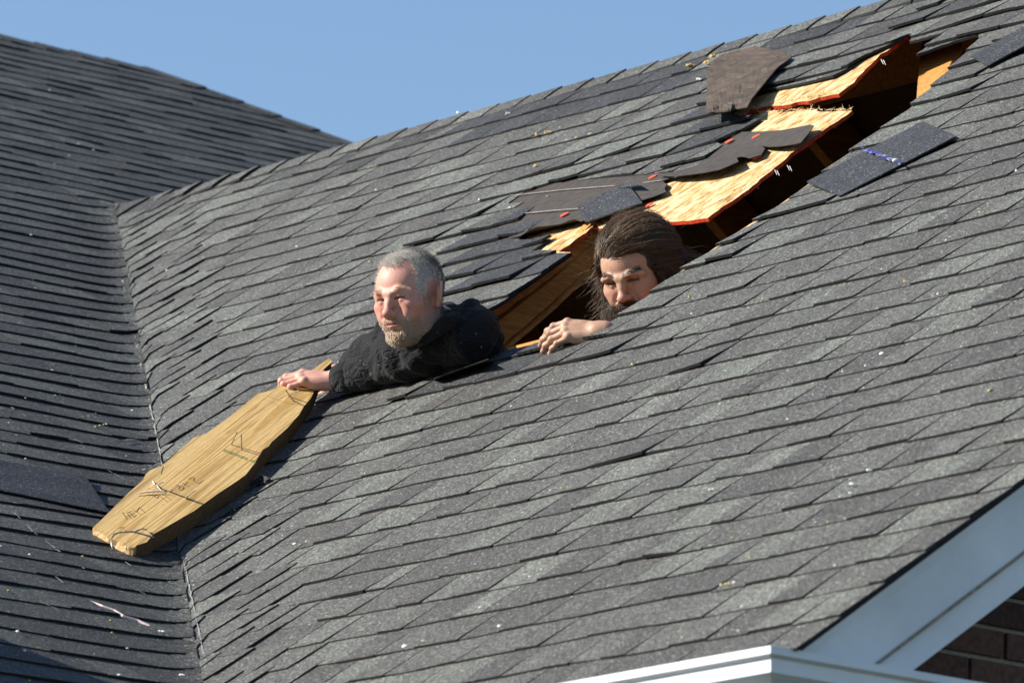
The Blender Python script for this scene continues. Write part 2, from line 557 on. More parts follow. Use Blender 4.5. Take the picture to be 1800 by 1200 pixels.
# the decks: boards under the shingles, with the hole
T = 0.010
wing_deck = MB()
corners = [(X_EAVE, Y_RAKE + 0.01), (X_EAVE, y_valley(X_EAVE) + 0.3), (X_RIDGE, y_valley(X_RIDGE) + 0.3), (X_RIDGE, Y_RAKE + 0.01)]
outer = [Vector((x, y, z_wing(x))) for x, y in corners]
hole = [Vector((q[1], q[0], z_wing(q[1]))) for q in VOID]
tri = tessellate_polygon([outer, hole])
allp = [np.array(p) for p in outer + hole]
nA = len(allp)
fs, mi = [], []
for t in tri:
    a, b, c = (allp[i] for i in t)
    if np.cross(b - a, c - a)[2] < 0: t = t[::-1]
    fs.append(tuple(t)); mi.append(0)
    fs.append(tuple(i + nA for i in t[::-1])); mi.append(0)
no = len(outer)
nh = len(hole)
for k in range(nh):
    i, j = no + k, no + (k + 1) % nh
    fs.append((i, j, j + nA, i + nA)); mi.append(VOID_KIND[k])
for k in range(no):
    i, j = k, (k + 1) % no
    fs.append((j, i, i + nA, j + nA)); mi.append(2)
wing_deck.add([p - N_WING * 0.004 for p in allp] + [p - N_WING * (T + 0.004) for p in allp], fs, (1, 1, 1), mi)
wing_roof = wing_deck.build('wing_roof', [M_OSB, M_EDGE, M_ASPHALT], house, recalc=True)
mdk = MB()
ml = [(7.6, Y_EAVE), (X_EAVE, Y_EAVE), (X_EAVE, y_valley(X_EAVE)), (X_RIDGE, y_valley(X_RIDGE)), (17.6, y_valley(X_RIDGE)), (17.6, 20.2), (16.58, Y_TOP), (7.6, Y_TOP)]
mdk.prism([(x, y, z_main(y) - 0.012) for x, y in ml], -N_MAIN * 0.04, (0.05, 0.05, 0.05))
main_roof = mdk.build('main_roof', M_ASPHALT, house)

TABS.sort(key=lambda t: -t[0])
ROOFS = {'W': wing_roof, 'M': main_roof}
MATS3 = [M_SHINGLE, M_FRESH, M_ASPHALT]
for ar, (vs, fs, col, mi), side in TABS[:300]:
    b = MB(); b.add(vs, fs, col, mi)
    b.build('shingle', MATS3, ROOFS[side])
for side in 'WM':
    b = MB()
    for ar, (vs, fs, col, mi), sd in TABS[300:]:
        if sd == side: b.add(vs, fs, col, mi)
    tag(b.build('shingle_courses', MATS3, ROOFS[side]), kind='stuff')

# ridge and hip caps
def ridge_caps(p0, p1, na, nb, parent, n_exp, name='ridge_cap', k=1.0):
    p0, p1 = np.asarray(p0, float), np.asarray(p1, float)
    d = unit(p1 - p0); L = np.linalg.norm(p1 - p0)
    n = int(L / n_exp)
    up = unit(na + nb)
    wa, wb = unit(np.cross(d, na)), unit(np.cross(d, nb))
    if wa[2] > 0: wa = -wa
    if wb[2] > 0: wb = -wb
    for i in range(n):
        b = MB()
        c = pick_col(k)
        s0, s1 = i * n_exp, (i + 1.6) * n_exp
        ring = []
        for s, h in ((s0, 0.010 + RNG.uniform(0, 0.003) + (0.005 if n - 4 <= i and name == 'ridge_cap' and parent is wing_roof else 0)), ((s0 + s1) / 2, 0.008), (s1, 0.004)):
            q = p0 + d * s
            j = RNG.uniform(-0.004, 0.004)
            ring.append([q + wa * (0.078 + j) + na * h, q + wa * 0.035 + na * (h + 0.002), q + up * (h + 0.004), q + wb * 0.035 + nb * (h + 0.002), q + wb * (0.13 + j) + nb * h])
        vs = [p for r_ in ring for p in r_]
        fs = [(r_ * 5 + c_, r_ * 5 + c_ + 1, r_ * 5 + c_ + 6, r_ * 5 + c_ + 5) for r_ in range(2) for c_ in range(4)]
        low = len(vs)
        vs += [p - up * 0.008 for p in ring[0]] + [ring[r_][0] - up * 0.008 for r_ in range(3)] + [ring[r_][4] - up * 0.008 for r_ in range(3)]
        mi = [0] * 8
        for c_ in range(4):
            fs.append((c_, low + c_, low + c_ + 1, c_ + 1)); mi.append(2)
        for r_ in range(2):
            fs.append((r_ * 5, (r_ + 1) * 5, low + 5 + r_ + 1, low + 5 + r_)); mi.append(2)
            fs.append((r_ * 5 + 4, low + 8 + r_, low + 8 + r_ + 1, (r_ + 1) * 5 + 4)); mi.append(2)
        b.add(vs, fs, c, mi)
        b.build(name, MATS3, parent, recalc=True)
N_BACK = np.array([math.sin(PR), 0, math.cos(PR)])
zr = z_wing(X_RIDGE)
ridge_caps((X_RIDGE, 14.3, zr), (X_RIDGE, 19.0, zr), N_WING, N_BACK, wing_roof, 0.143)
zt = z_main(Y_TOP)
N_HIP = unit((0.42, -0.10, 0.90))
ridge_caps((12.5, Y_TOP, zt), (16.56, Y_TOP, zt), N_MAIN, np.array([0, math.sin(PL), math.cos(PL)]), main_roof, 0.16, k=0.8)
ridge_caps((17.6, 20.19, z_main(20.19)), (16.58, Y_TOP, zt), N_MAIN, N_HIP, main_roof, 0.16, 'hip_cap', k=0.8)

# the other faces of the roofs, seen only from the side and from inside
bk = MB()
xb = 2 * X_RIDGE - X_EAVE
bk.prism([(X_RIDGE + 0.02, Y_RAKE, zr - 0.02), (xb, Y_RAKE, zr - KR * (xb - X_RIDGE)), (xb, 21.5, zr - KR * (xb - X_RIDGE)), (X_RIDGE + 0.02, 19.3, zr - 0.02)], -N_BACK * 0.03, (0.09, 0.09, 0.09), (1, 0, 1))
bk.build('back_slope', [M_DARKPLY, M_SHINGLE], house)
hp = MB()
hp.prism([(16.58, Y_TOP, zt), (17.6, 20.19, z_main(20.19)), (21.5, 13.0, z_main(13.0) - 0.2), (24, 22, 2.6)], (0, 0, -0.03), (0.09, 0.09, 0.09))
hp.prism([(7.6, Y_TOP, zt), (16.58, Y_TOP, zt), (24, 30, 2.6), (7.6, 30, 2.9)], (0, 0, -0.03), (0.09, 0.09, 0.09))
hp.build('rear_slope', M_SHINGLE, house)

# attic: floor, rafters, ridge board
Z_ATTIC = 4.02
af = MB()
af.box((10.75, 11.8, Z_ATTIC - 0.04), (7.0, 0, 0), (0, 7.2, 0), (0, 0, 0.04))
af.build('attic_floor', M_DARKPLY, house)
wh = MB()
wh.box((10.9, 18.9, 3.4), (6.6, 0, 0), (0, 0.1, 0), (0, 0, 1.2))
wh.box((12.0, 18.9, 4.6), (4.6, 0, 0), (0, 0.1, 0), (0, 0, 0.9))
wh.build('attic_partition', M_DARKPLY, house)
def rafter(y, xa, xb_, depth, th=0.038, h0=0.013, name='rafter', slope=1, mat=M_RAFTER):
    b = MB()
    nn, zz = (N_WING, z_wing) if slope == 1 else (N_BACK, lambda x: zr - KR * (x - X_RIDGE) - 0.03)
    p = np.array([xa, y, zz(xa)]) - nn * h0
    q = np.array([xb_, y, zz(xb_)]) - nn * h0
    b.box(p, q - p, (0, th, 0), -nn * depth)
    b.build(name, mat, house, recalc=True)
for y in (11.9, 12.5, 13.1, 13.72, 15.86, 16.47, 17.08, 17.7):
    rafter(y, X_EAVE + 0.3, X_RIDGE - 0.03, 0.14)
rafter(14.24, X_EAVE + 0.3, X_RIDGE - 0.03, 0.14)
rafter(15.262, X_EAVE + 0.3, X_RIDGE - 0.03, 0.035)
for y in (12.2, 12.8, 13.4, 14.05, 14.66, 15.27, 15.9, 16.5, 17.1, 17.7):
    rafter(y, X_RIDGE + 0.05, xb - 0.3, 0.14, slope=2)
b = MB(); b.box((X_RIDGE - 0.02, 11.6, zr - 0.24), (0.038, 0, 0), (0, 7.3, 0), (0, 0, 0.20)); b.build('ridge_board', M_RAFTER, house)
# the split second timber under the torn edge, and blocking along the lower edge of the hole
def on_side(px, py, Y):
    r = ray(px, py)
    return CAM + r * (Y / r[1])
def side_board(name, up, lowr, Y, mat, th=0.035):
    q = [on_side(x, y, Y) for x, y in up] + [on_side(x, y, Y) for x, y in lowr[::-1]]
    k = MB(); k.prism(q, (0, th, 0))
    return k.build(name, mat, house, recalc=True)
side_board('broken_rafter', [(828, 556), (845, 540), (908, 500), (1002, 432), (1046, 386)], [(835, 580), (850, 570), (866, 562), (880, 552), (894, 543), (908, 530), (922, 522), (937, 512), (952, 499), (967, 488), (985, 474), (1003, 459), (1020, 446), (1036, 431), (1054, 412)], 15.250, M_RAFTER)
side_board('split_timber', [(846, 588), (857, 579), (875, 566), (893, 552), (908, 540), (923, 528), (940, 515), (959, 501), (976, 487), (994, 473), (1012, 458), (1031, 442), (1070, 410)], [(868, 622), (880, 611), (902, 590), (918, 578), (937, 561), (955, 546), (972, 530), (988, 515), (1003, 501), (1022, 484), (1040, 468), (1085, 428)], 15.225, M_RAFTER)
side_board('split_timber', [(876, 622), (903, 597), (938, 568), (973, 537), (1004, 507), (1041, 473)], [(882, 626), (907, 602), (942, 573), (977, 542), (1007, 513), (1044, 478)], 15.20, M_RAFTER, 0.02)
b = MB()
p0, p1 = on_wing(884, 620, -0.10), on_wing(1085, 568, -0.11)
b.box(p0, p1 - p0, U_WING * 0.038, -N_WING * 0.09)
b.build('blocking', M_RAFTER, house, recalc=True)
# the upright board behind the right end of the hole
b = MB()
q = [on_wing(px, py, -0.10) for px, py in ((1612, 180), (1618, 95), (1622, 70), (1690, 60), (1690, 96), (1652, 150))]
b.prism(q, CAM_FW * 0.038)
b.build('upright_board', M_RAFTER, house, recalc=True)

# torn roofing felt, with its plastic cap nails and printed lines
def sheet(name, pts, mat, parent, t=0.0018, col=(1, 1, 1)):
    b = MB()
    b.prism([on_wing(px, py, h) for px, py, h in pts], -N_WING * t, col)
    return b.build(name, mat, parent, recalc=True)
F1 = [(880, 372, .003), (905, 345, .003), (920, 333, .003), (975, 316, .004), (1095, 303, .004), (1165, 298, .004), (1176, 303, .006), (1182, 311, .010), (1164, 318, .008), (1172, 324, .010), (1168, 331, .010), (1171, 337, .012), (1150, 345, .012), (1130, 351, .012), (1085, 366, .012), (1045, 380, .014), (1022, 389, .018), (1010, 385, .022), (996, 389, .024), (984, 394, .020), (960, 397, .026), (945, 398, .028), (930, 404, .026), (915, 414, .016), (895, 418, .006), (880, 400, .003)]
felt = sheet('roofing_felt', F1, M_FELT, house)
F2 = [(1158, 309, .016), (1180, 303, .012), (1208, 298, .006), (1225, 290, .006), (1273, 250, .005), (1285, 243, .006), (1303, 232, .008), (1340, 231, .010), (1373, 229, .012), (1400, 224, .016), (1424, 219, .018), (1431, 221, .022), (1420, 236, .022), (1408, 250, .022), (1398, 253, .020), (1370, 257, .018), (1352, 258, .014), (1337, 256, .012), (1345, 261, .012), (1338, 272, .012), (1318, 278, .016), (1305, 275, .018), (1295, 277, .022), (1298, 284, .026), (1285, 290, .026), (1268, 297, .026), (1240, 303, .026), (1210, 307, .024), (1185, 310, .020)]
felt2 = sheet('roofing_felt', F2, M_FELT, house)
for q_, par in ([(992, 377, .0125), felt], [(1147, 311, .009), felt], [(1282, 248, .012), felt2], [(1329, 240, .012), felt2], [(1331, 276, .004), None], [(1141, 360, .003), None]):
    c = on_wing(*q_)
    b = MB()
    rr = 0.0125
    e1, e2 = np.array([0, 1.0, 0]), U_WING
    n = 14
    vs = [c + N_WING * 0.0030] + [c + (e1 * math.cos(2 * math.pi * k / n) + e2 * math.sin(2 * math.pi * k / n)) * rr * 0.35 + N_WING * 0.0028 for k in range(n)] + [c + (e1 * math.cos(2 * math.pi * k / n) + e2 * math.sin(2 * math.pi * k / n)) * rr + N_WING * 0.001 for k in range(n)] + [c + (e1 * math.cos(2 * math.pi * k / n) + e2 * math.sin(2 * math.pi * k / n)) * rr - N_WING * 0.001 for k in range(n)]
    fs = [(0, 1 + k, 1 + (k + 1) % n) for k in range(n)] + [(1 + k, 1 + n + k, 1 + n + (k + 1) % n, 1 + (k + 1) % n) for k in range(n)] + [(1 + n + k, 1 + 2 * n + k, 1 + 2 * n + (k + 1) % n, 1 + n + (k + 1) % n) for k in range(n)]
    b.add(vs, fs)
    b.build('cap_nail', M_CAP, par or wing_roof, recalc=True)
for pts in ([(902, 344, .006), (990, 334, .0062), (1080, 327, .0070)], [(1128, 322, .008), (1160, 318, .011)], [(915, 376, .0065), (965, 371, .010), (1016, 367, .0125)]):
    b = MB()
    qs = [on_wing(x, y, h + 0.0010) for x, y, h in pts]
    for i in range(len(qs) - 1):
        b.add([qs[i], qs[i + 1], qs[i + 1] + U_WING * 0.006, qs[i] + U_WING * 0.006], [(0, 1, 2, 3)])
    b.build('printed_line', M_PRINT, felt)

# rake boards, eave return, gutter and the brick gable under them
rk = MB()
xr0, xr1 = X_EAVE - 0.03, X_RIDGE
def rake(y0, th, n0, n1, name, mat, xa=xr0, xb_=xr1):
    b = MB()
    p = np.array([xa, y0, z_wing(xa)]); q = np.array([xb_, y0, z_wing(xb_)])
    dn = np.array([0, 0, -1.0])
    b.box(p + dn * n1, q - p, (0, th, 0), -dn * (n1 - n0))
    return b.build(name, mat, house, recalc=True)
rake(11.262, 0.03, 0.012, 0.040, 'drip_edge', M_WHITE)
rake(11.275, 0.025, 0.040, 0.168, 'rake_board', M_WHITE)
rake(11.272, 0.008, 0.163, 0.171, 'caulk_seam', M_CAULK)
rake(11.283, 0.025, 0.171, 0.240, 'rake_trim', M_WHITE)
rake(11.308, 0.24, 0.226, 0.246, 'soffit', M_WHITE, xa=10.62)
WALL_Y = 11.545
zc = float(on_wing(1355, 1145)[2]) - 0.005
gx, gy = 10.078, 11.232
b = MB()                               # gutter: an L-shaped trough round the eave return
zt0 = zc - 0.004
prof = [(0.0, 0.0), (0.0, -0.016), (0.012, -0.022), (0.012, -0.05), (0.045, -0.075), (0.045, -0.13), (0.10, -0.13), (0.10, -0.006), (0.092, -0.006), (0.092, -0.12), (0.052, -0.12), (0.052, -0.07), (0.02, -0.045), (0.02, -0.008), (0.012, 0.0)]
def prof_pt(o, d, end):                 # mitred at the corner
    if end == 'eave': return (gx + o, 16.0, zt0 + d)
    if end == 'corner': return (gx + o, gy + o, zt0 + d)
    return (gx + 0.62, gy + o, zt0 + d)
vs = [prof_pt(o, d, e) for e in ('eave', 'corner', 'return') for o, d in prof]
n = len(prof)
fs = [(i * n + k, i * n + (k + 1) % n, (i + 1) * n + (k + 1) % n, (i + 1) * n + k) for i in range(2) for k in range(n)] + [tuple(range(n)), tuple(range(2 * n, 3 * n))[::-1]]
b.add(vs, fs)
b.build('gutter', M_WHITE, house, recalc=True)
b = MB()
b.prism([(gx + 0.11, gy + 0.11, zt0 - 0.02), (gx + 0.60, gy + 0.11, zt0 - 0.02), (gx + 0.60, WALL_Y - 0.01, zt0 - 0.02), (gx + 0.11, WALL_Y - 0.01, zt0 - 0.02)], (0, 0, -0.19))
b.prism([(gx + 0.14, WALL_Y + 0.02, zt0 - 0.13), (gx + 0.40, WALL_Y + 0.02, zt0 - 0.13), (gx + 0.40, 16.0, zt0 - 0.13), (gx + 0.14, 16.0, zt0 - 0.13)], (0, 0, -0.03))
b.build('eave_return', M_WHITE, house)
b = MB()                               # little shingled cap on the eave return
b.prism([(gx + 0.115, gy + 0.10, zt0 - 0.004), (gx + 0.66, gy + 0.10, zt0 - 0.004), (gx + 0.66, WALL_Y - 0.005, zt0 - 0.004), (gx + 0.115, WALL_Y - 0.005, zt0 - 0.004)], (0, 0, -0.006), (0.05, 0.05, 0.05))
b.build('return_cap', M_ASPHALT, house, recalc=True)
wall = MB()
wall.prism([(10.42, WALL_Y + 0.012, 0), (18.1, WALL_Y + 0.012, 0), (18.1, WALL_Y + 0.012, z_wing(10.42) - 0.05), (X_RIDGE, WALL_Y + 0.012, zr - 0.10), (10.42, WALL_Y + 0.012, z_wing(10.42) - 0.10)], (0, 0.2, 0))
gable = wall.build('gable_wall', M_MORTAR, house, recalc=True)
BW, BH, BJ = 0.200, 0.066, 0.011
far_bricks = MB()
z = 0.0; r = 0
while z < zr - 0.2:
    x = 10.42 - (0.1 if r % 2 else 0)
    while x < 18.0:
        xa, xb_ = max(x, 10.42), min(x + BW - BJ, 18.1)
        zlim = min(z_wing(xa), zr - KR * (xb_ - X_RIDGE)) - 0.12
        if z + BH < zlim and xb_ - xa > 0.03:
            kf = RNG.uniform(0.75, 1.25)
            col = tuple(c * kf for c in RNG.choice([(0.085, 0.046, 0.038), (0.065, 0.038, 0.033), (0.105, 0.058, 0.046)]))
            j = RNG.uniform(-0.003, 0.003)
            px = to_px((x + 0.1, WALL_Y, z))
            tgt = MB() if (1480 < px[0] < 1860 and 960 < px[1] < 1260) else far_bricks
            tgt.box((xa, WALL_Y + j, z), (xb_ - xa, 0, 0), (0, 0.06, 0), (0, 0, BH - BJ), col)
            if tgt is not far_bricks: tgt.build('brick', M_BRICK, gable)
        x += BW
    z += BH; r += 1
tag(far_bricks.build('brickwork', M_BRICK, gable), kind='stuff')
b = MB()
b.box((10.42, WALL_Y + 0.2, 0), (0.2, 0, 0), (0, 6.0, 0), (0, 0, 3.9))
b.box((18.0, WALL_Y + 0.2, 0), (0.2, 0, 0), (0, 9.0, 0), (0, 0, 3.9))
b.build('side_wall', M_MORTAR, house)
b = MB()
b.box((7.8, Y_EAVE + 0.5, 0), (2.62, 0, 0), (0, 0.2, 0), (0, 0, z_main(Y_EAVE) + 0.05))
b.build('front_wall', M_MORTAR, house)
# splinters along the broken edges of the deck, and nails left sticking out of it
b = MB()
def frays(pts, n_, lng):
    for k in range(n_):
        i = RNG.randrange(len(pts) - 1); t = RNG.random()
        x = pts[i][0] + (pts[i + 1][0] - pts[i][0]) * t; y = pts[i][1] + (pts[i + 1][1] - pts[i][1]) * t
        p = on_wing(x + RNG.uniform(-1, 1), y + RNG.uniform(-1.5, 0.5), RNG.uniform(-0.012, 0.0))
        d = unit(np.array([RNG.uniform(-0.6, 0.2), RNG.uniform(-1, 1) * 1.2, RNG.uniform(-0.2, 0.5)]))
        q = p + d * RNG.uniform(0.3, 1) * lng
        e = unit(np.cross(d, N_WING)) * RNG.uniform(0.0008, 0.0022)
        b.add([p - e, p + e, q, p + N_WING * 0.0015], [(0, 1, 2), (1, 3, 2), (3, 0, 2)])
frays([(1317, 192), (1355, 184), (1400, 177), (1440, 169), (1473, 162)], 150, 0.020)
frays([(1335, 199), (1387, 194), (1440, 194), (1497, 192)], 130, 0.022)
frays([(1497, 192), (1440, 232), (1400, 260), (1345, 305), (1297, 343), (1243, 381)], 110, 0.012)
frays([(938, 440), (980, 441), (1020, 412), (1046, 392)], 40, 0.014)
tag(b.build('torn_strands', M_OSB, wing_roof), kind='stuff')
M_STEEL = mat_flat('bright_nail', (0.6, 0.58, 0.55), 0.3, 0.6, 90, 0.1, 0.0)
for x, y in ((1549, 106), (1462, 217), (1362, 300), (1325, 323), (1384, 292)):
    for s in (0, 4):
        p, q = on_wing(x + s, y - 1 + s * 0.3, -0.008), on_wing(x + s + 1, y + 1 + s * 0.3, -0.008) - N_WING * 0.011
        k = MB(); k.tube([p, q], [0.0014, 0.0008], seg=5); k.build('nail', M_STEEL, wing_roof)
# ------------------------------------------------------------------ bodies: one smooth-blended surface, meshed on sparse blocks
class Field:
    """smooth union of ellipsoids, capsules and cuts, in world metres"""
    def __init__(self): self.p = []
    def ell(self, c, r, R=None, k=0.01, cut=False):
        c, r = np.asarray(c, float), np.asarray(r, float)
        self.p.append(('e', c, r, np.eye(3) if R is None else np.asarray(R, float), k, cut, c, float(r.max())))
    def cap(self, a, b, ra, rb=None, k=0.01, cut=False):
        a, b = np.asarray(a, float), np.asarray(b, float)
        rb = ra if rb is None else rb
        self.p.append(('c', a, b, (ra, rb), k, cut, (a + b) / 2, float(np.linalg.norm(a - b) / 2 + max(ra, rb))))
    def tor(self, c, R, a, b, r, k=0.006):
        c = np.asarray(c, float)
        self.p.append(('t', c, np.asarray(R, float), (a, b, r), k, False, c, max(a, b) + r))
    def ev1(self, q, X):
        if q[0] == 'e':
            _, c, r, R = q[:4]
            L = (X - c) @ R.T
            k0 = np.sqrt(((L / r) ** 2).sum(-1)); k1 = np.sqrt(((L / (r * r)) ** 2).sum(-1)) + 1e-9
            return k0 * (k0 - 1.0) / k1
        if q[0] == 'c':
            _, a, b, (ra, rb) = q[:4]
            ab = b - a
            t = np.clip(((X - a) @ ab) / (ab @ ab + 1e-12), 0, 1)
            d = X - a - t[..., None] * ab
            return np.sqrt((d * d).sum(-1)) - (ra + (rb - ra) * t)
        _, c, R, (a, b, r) = q[:4]
        L = (X - c) @ R.T
        u, v = L[..., 0] / a, L[..., 1] / b
        l = np.sqrt(u * u + v * v) + 1e-9
        d0 = L[..., 0] - a * u / l; d1 = L[..., 1] - b * v / l
        return np.sqrt(d0 * d0 + d1 * d1 + L[..., 2] ** 2) - r
    def ev(self, X, prims=None):
        d = np.full(X.shape[:-1], 9.0)
        for q in (self.p if prims is None else prims):
            e = self.ev1(q, X)
            k, cut = (q[4], q[5])
            if cut:
                h = np.maximum(k - np.abs(d + e), 0) / k
                d = np.maximum(d, -e) + h * h * k * 0.25
            else:
                h = np.maximum(k - np.abs(d - e), 0) / k
                d = np.minimum(d, e) - h * h * k * 0.25
        return d
    def bounds(self):
        lo = np.min([q[6] - q[7] for q in self.p if not q[5]], 0); hi = np.max([q[6] + q[7] for q in self.p if not q[5]], 0)
        return lo, hi
    def mesh(self, h, disp=None, B=12, clip=None):
        lo, hi = self.bounds()
        lo, hi = lo - 3 * h, hi + 3 * h
        nb = np.ceil((hi - lo) / (B * h)).astype(int)
        ctr = np.stack(np.meshgrid(*[lo[i] + (np.arange(nb[i]) + 0.5) * B * h for i in range(3)], indexing='ij'), -1)
        rad = B * h * 0.87 + 0.006
        near = [np.linalg.norm(ctr - q[6], axis=-1) < q[7] + rad + 0.02 for q in self.p]
        anyp = np.zeros(ctr.shape[:-1], bool)
        for q, nm in zip(self.p, near):
            if not q[5]: anyp |= nm
        blocks = np.argwhere(anyp)
        o = np.arange(-1, B + 1)
        G = np.stack(np.meshgrid(o, o, o, indexing='ij'), -1).astype(float)
        keys, pts, quads = [], [], []
        big = np.int64(4096)
        for bi in blocks:
            c = ctr[tuple(bi)]
            pr = [q for q, nm in zip(self.p, near) if nm[tuple(bi)]]
            dc = float(self.ev(c[None], pr)[0])
            if abs(dc) > rad * 1.9 + 0.02: continue
            base = bi * B
            X = lo + (G + base) * h
            D = self.ev(X, pr)
            if disp is not None: D = D + disp(X)
            if D.min() > 0 or D.max() < 0: continue
            S = D < 0
            # cell vertices
            c8 = [(i, j, k) for i in (0, 1) for j in (0, 1) for k in (0, 1)]
            n1 = B + 1
            cnt = sum(S[i:i + n1, j:j + n1, k:k + n1].astype(int) for i, j, k in c8)
            act = (cnt > 0) & (cnt < 8)
            acc = np.zeros(act.shape + (3,)); num = np.zeros(act.shape)
            for a in range(3):
                for u in (0, 1):
                    for v in (0, 1):
                        s0 = [0, 0, 0]; oth = [t for t in range(3) if t != a]
                        s0[oth[0]], s0[oth[1]] = u, v
                        s1 = list(s0); s1[a] = 1
                        d0 = D[s0[0]:s0[0] + n1, s0[1]:s0[1] + n1, s0[2]:s0[2] + n1]
                        d1 = D[s1[0]:s1[0] + n1, s1[1]:s1[1] + n1, s1[2]:s1[2] + n1]
                        x = (d0 < 0) != (d1 < 0)
                        t = np.where(x, d0 / (d0 - d1 + 1e-20), 0)
                        for ax in range(3):
                            acc[..., ax] += x * (t if ax == a else s0[ax])
                        num += x
            ci = np.argwhere(act)
            loc = acc[act] / num[act][:, None]
            gi = ci - 1 + base
            keys.append(((gi[:, 0] + 8) * big + gi[:, 1] + 8) * big + gi[:, 2] + 8)
            pts.append(lo + (gi + loc) * h)
            for a in range(3):
                s = [slice(1, 1 + B)] * 3
                e = list(s); e[a] = slice(2, 2 + B)
                A, Bq = S[tuple(s)], S[tuple(e)]
                x = np.argwhere(A != Bq)
                if not len(x): continue
                sg = A[tuple(x.T)]
                g0 = x + base
                u, v = (a + 1) % 3, (a + 2) % 3
                q4 = []
                for du, dv in ((0, 0), (-1, 0), (-1, -1), (0, -1)):
                    g2 = g0.copy(); g2[:, u] += du; g2[:, v] += dv
                    q4.append(((g2[:, 0] + 8) * big + g2[:, 1] + 8) * big + g2[:, 2] + 8)
                q4 = np.stack(q4, 1)
                q4[~sg] = q4[~sg][:, ::-1]
                quads.append(q4)
        keys = np.concatenate(keys); pts = np.concatenate(pts); quads = np.concatenate(quads)
        uk, ui = np.unique(keys, return_index=True)
        V = pts[ui]
        Q = np.searchsorted(uk, quads)
        if clip is not None:
            Q = Q[clip(V)[Q].all(1)]
        used = np.unique(Q)
        remap = -np.ones(len(V), int); remap[used] = np.arange(len(used))
        return V[used], remap[Q]
def np_mesh(name, V, Q, colors=None, smooth=True):
    me = bpy.data.meshes.new(name)
    me.vertices.add(len(V)); me.vertices.foreach_set('co', np.ascontiguousarray(V, dtype=np.float32).ravel())
    k = Q.shape[1]
    me.loops.add(Q.size); me.loops.foreach_set('vertex_index', Q.astype(np.int32).ravel())
    me.polygons.add(len(Q)); me.polygons.foreach_set('loop_start', np.arange(0, Q.size, k, dtype=np.int32))
    me.polygons.foreach_set('use_smooth', np.full(len(Q), smooth))
    me.update(calc_edges=True)
    if colors is not None:
        ca = me.color_attributes.new('Col', 'FLOAT_COLOR', 'POINT')
        ca.data.foreach_set('color', np.hstack([colors, np.ones((len(V), 1))]).astype(np.float32).ravel())
    return me
def relax(V, Q, it=1, f=0.5):
    n = len(V)
    for _ in range(it):
        acc = np.zeros_like(V); cnt = np.zeros(n)
        for a in range(Q.shape[1]):
            b = (a + 1) % Q.shape[1]
            np.add.at(acc, Q[:, a], V[Q[:, b]]); np.add.at(cnt, Q[:, a], 1)
            np.add.at(acc, Q[:, b], V[Q[:, a]]); np.add.at(cnt, Q[:, b], 1)
        V = V + (acc / np.maximum(cnt, 1)[:, None] - V) * f
    return V
def cam_vec(r, u, t):
    """direction from right / up / towards-the-viewer amounts"""
    return CAM_RT * r + CAM_UP * u - CAM_FW * t
def head_frame(yaw, pitch, roll):
    """face turned yaw to picture left, pitch up, roll anticlockwise (degrees); rows: right-of-person, forward, up"""
    y, p, r = map(math.radians, (yaw, pitch, roll))
    f0 = cam_vec(-math.sin(y) * math.cos(p), math.sin(p), math.cos(y) * math.cos(p))
    l0 = cam_vec(-math.cos(y), 0, -math.sin(y))
    u0 = np.cross(l0, f0)
    # roll about the viewing axis
    ax = -CAM_FW
    def rot(v): return v * math.cos(r) + np.cross(ax, v) * math.sin(r) + ax * (ax @ v) * (1 - math.cos(r))
    f, l = unit(rot(f0)), unit(rot(l0))
    u = np.cross(l, f)
    return np.array([l, f, u])            # local x = person's right, y = forward, z = up
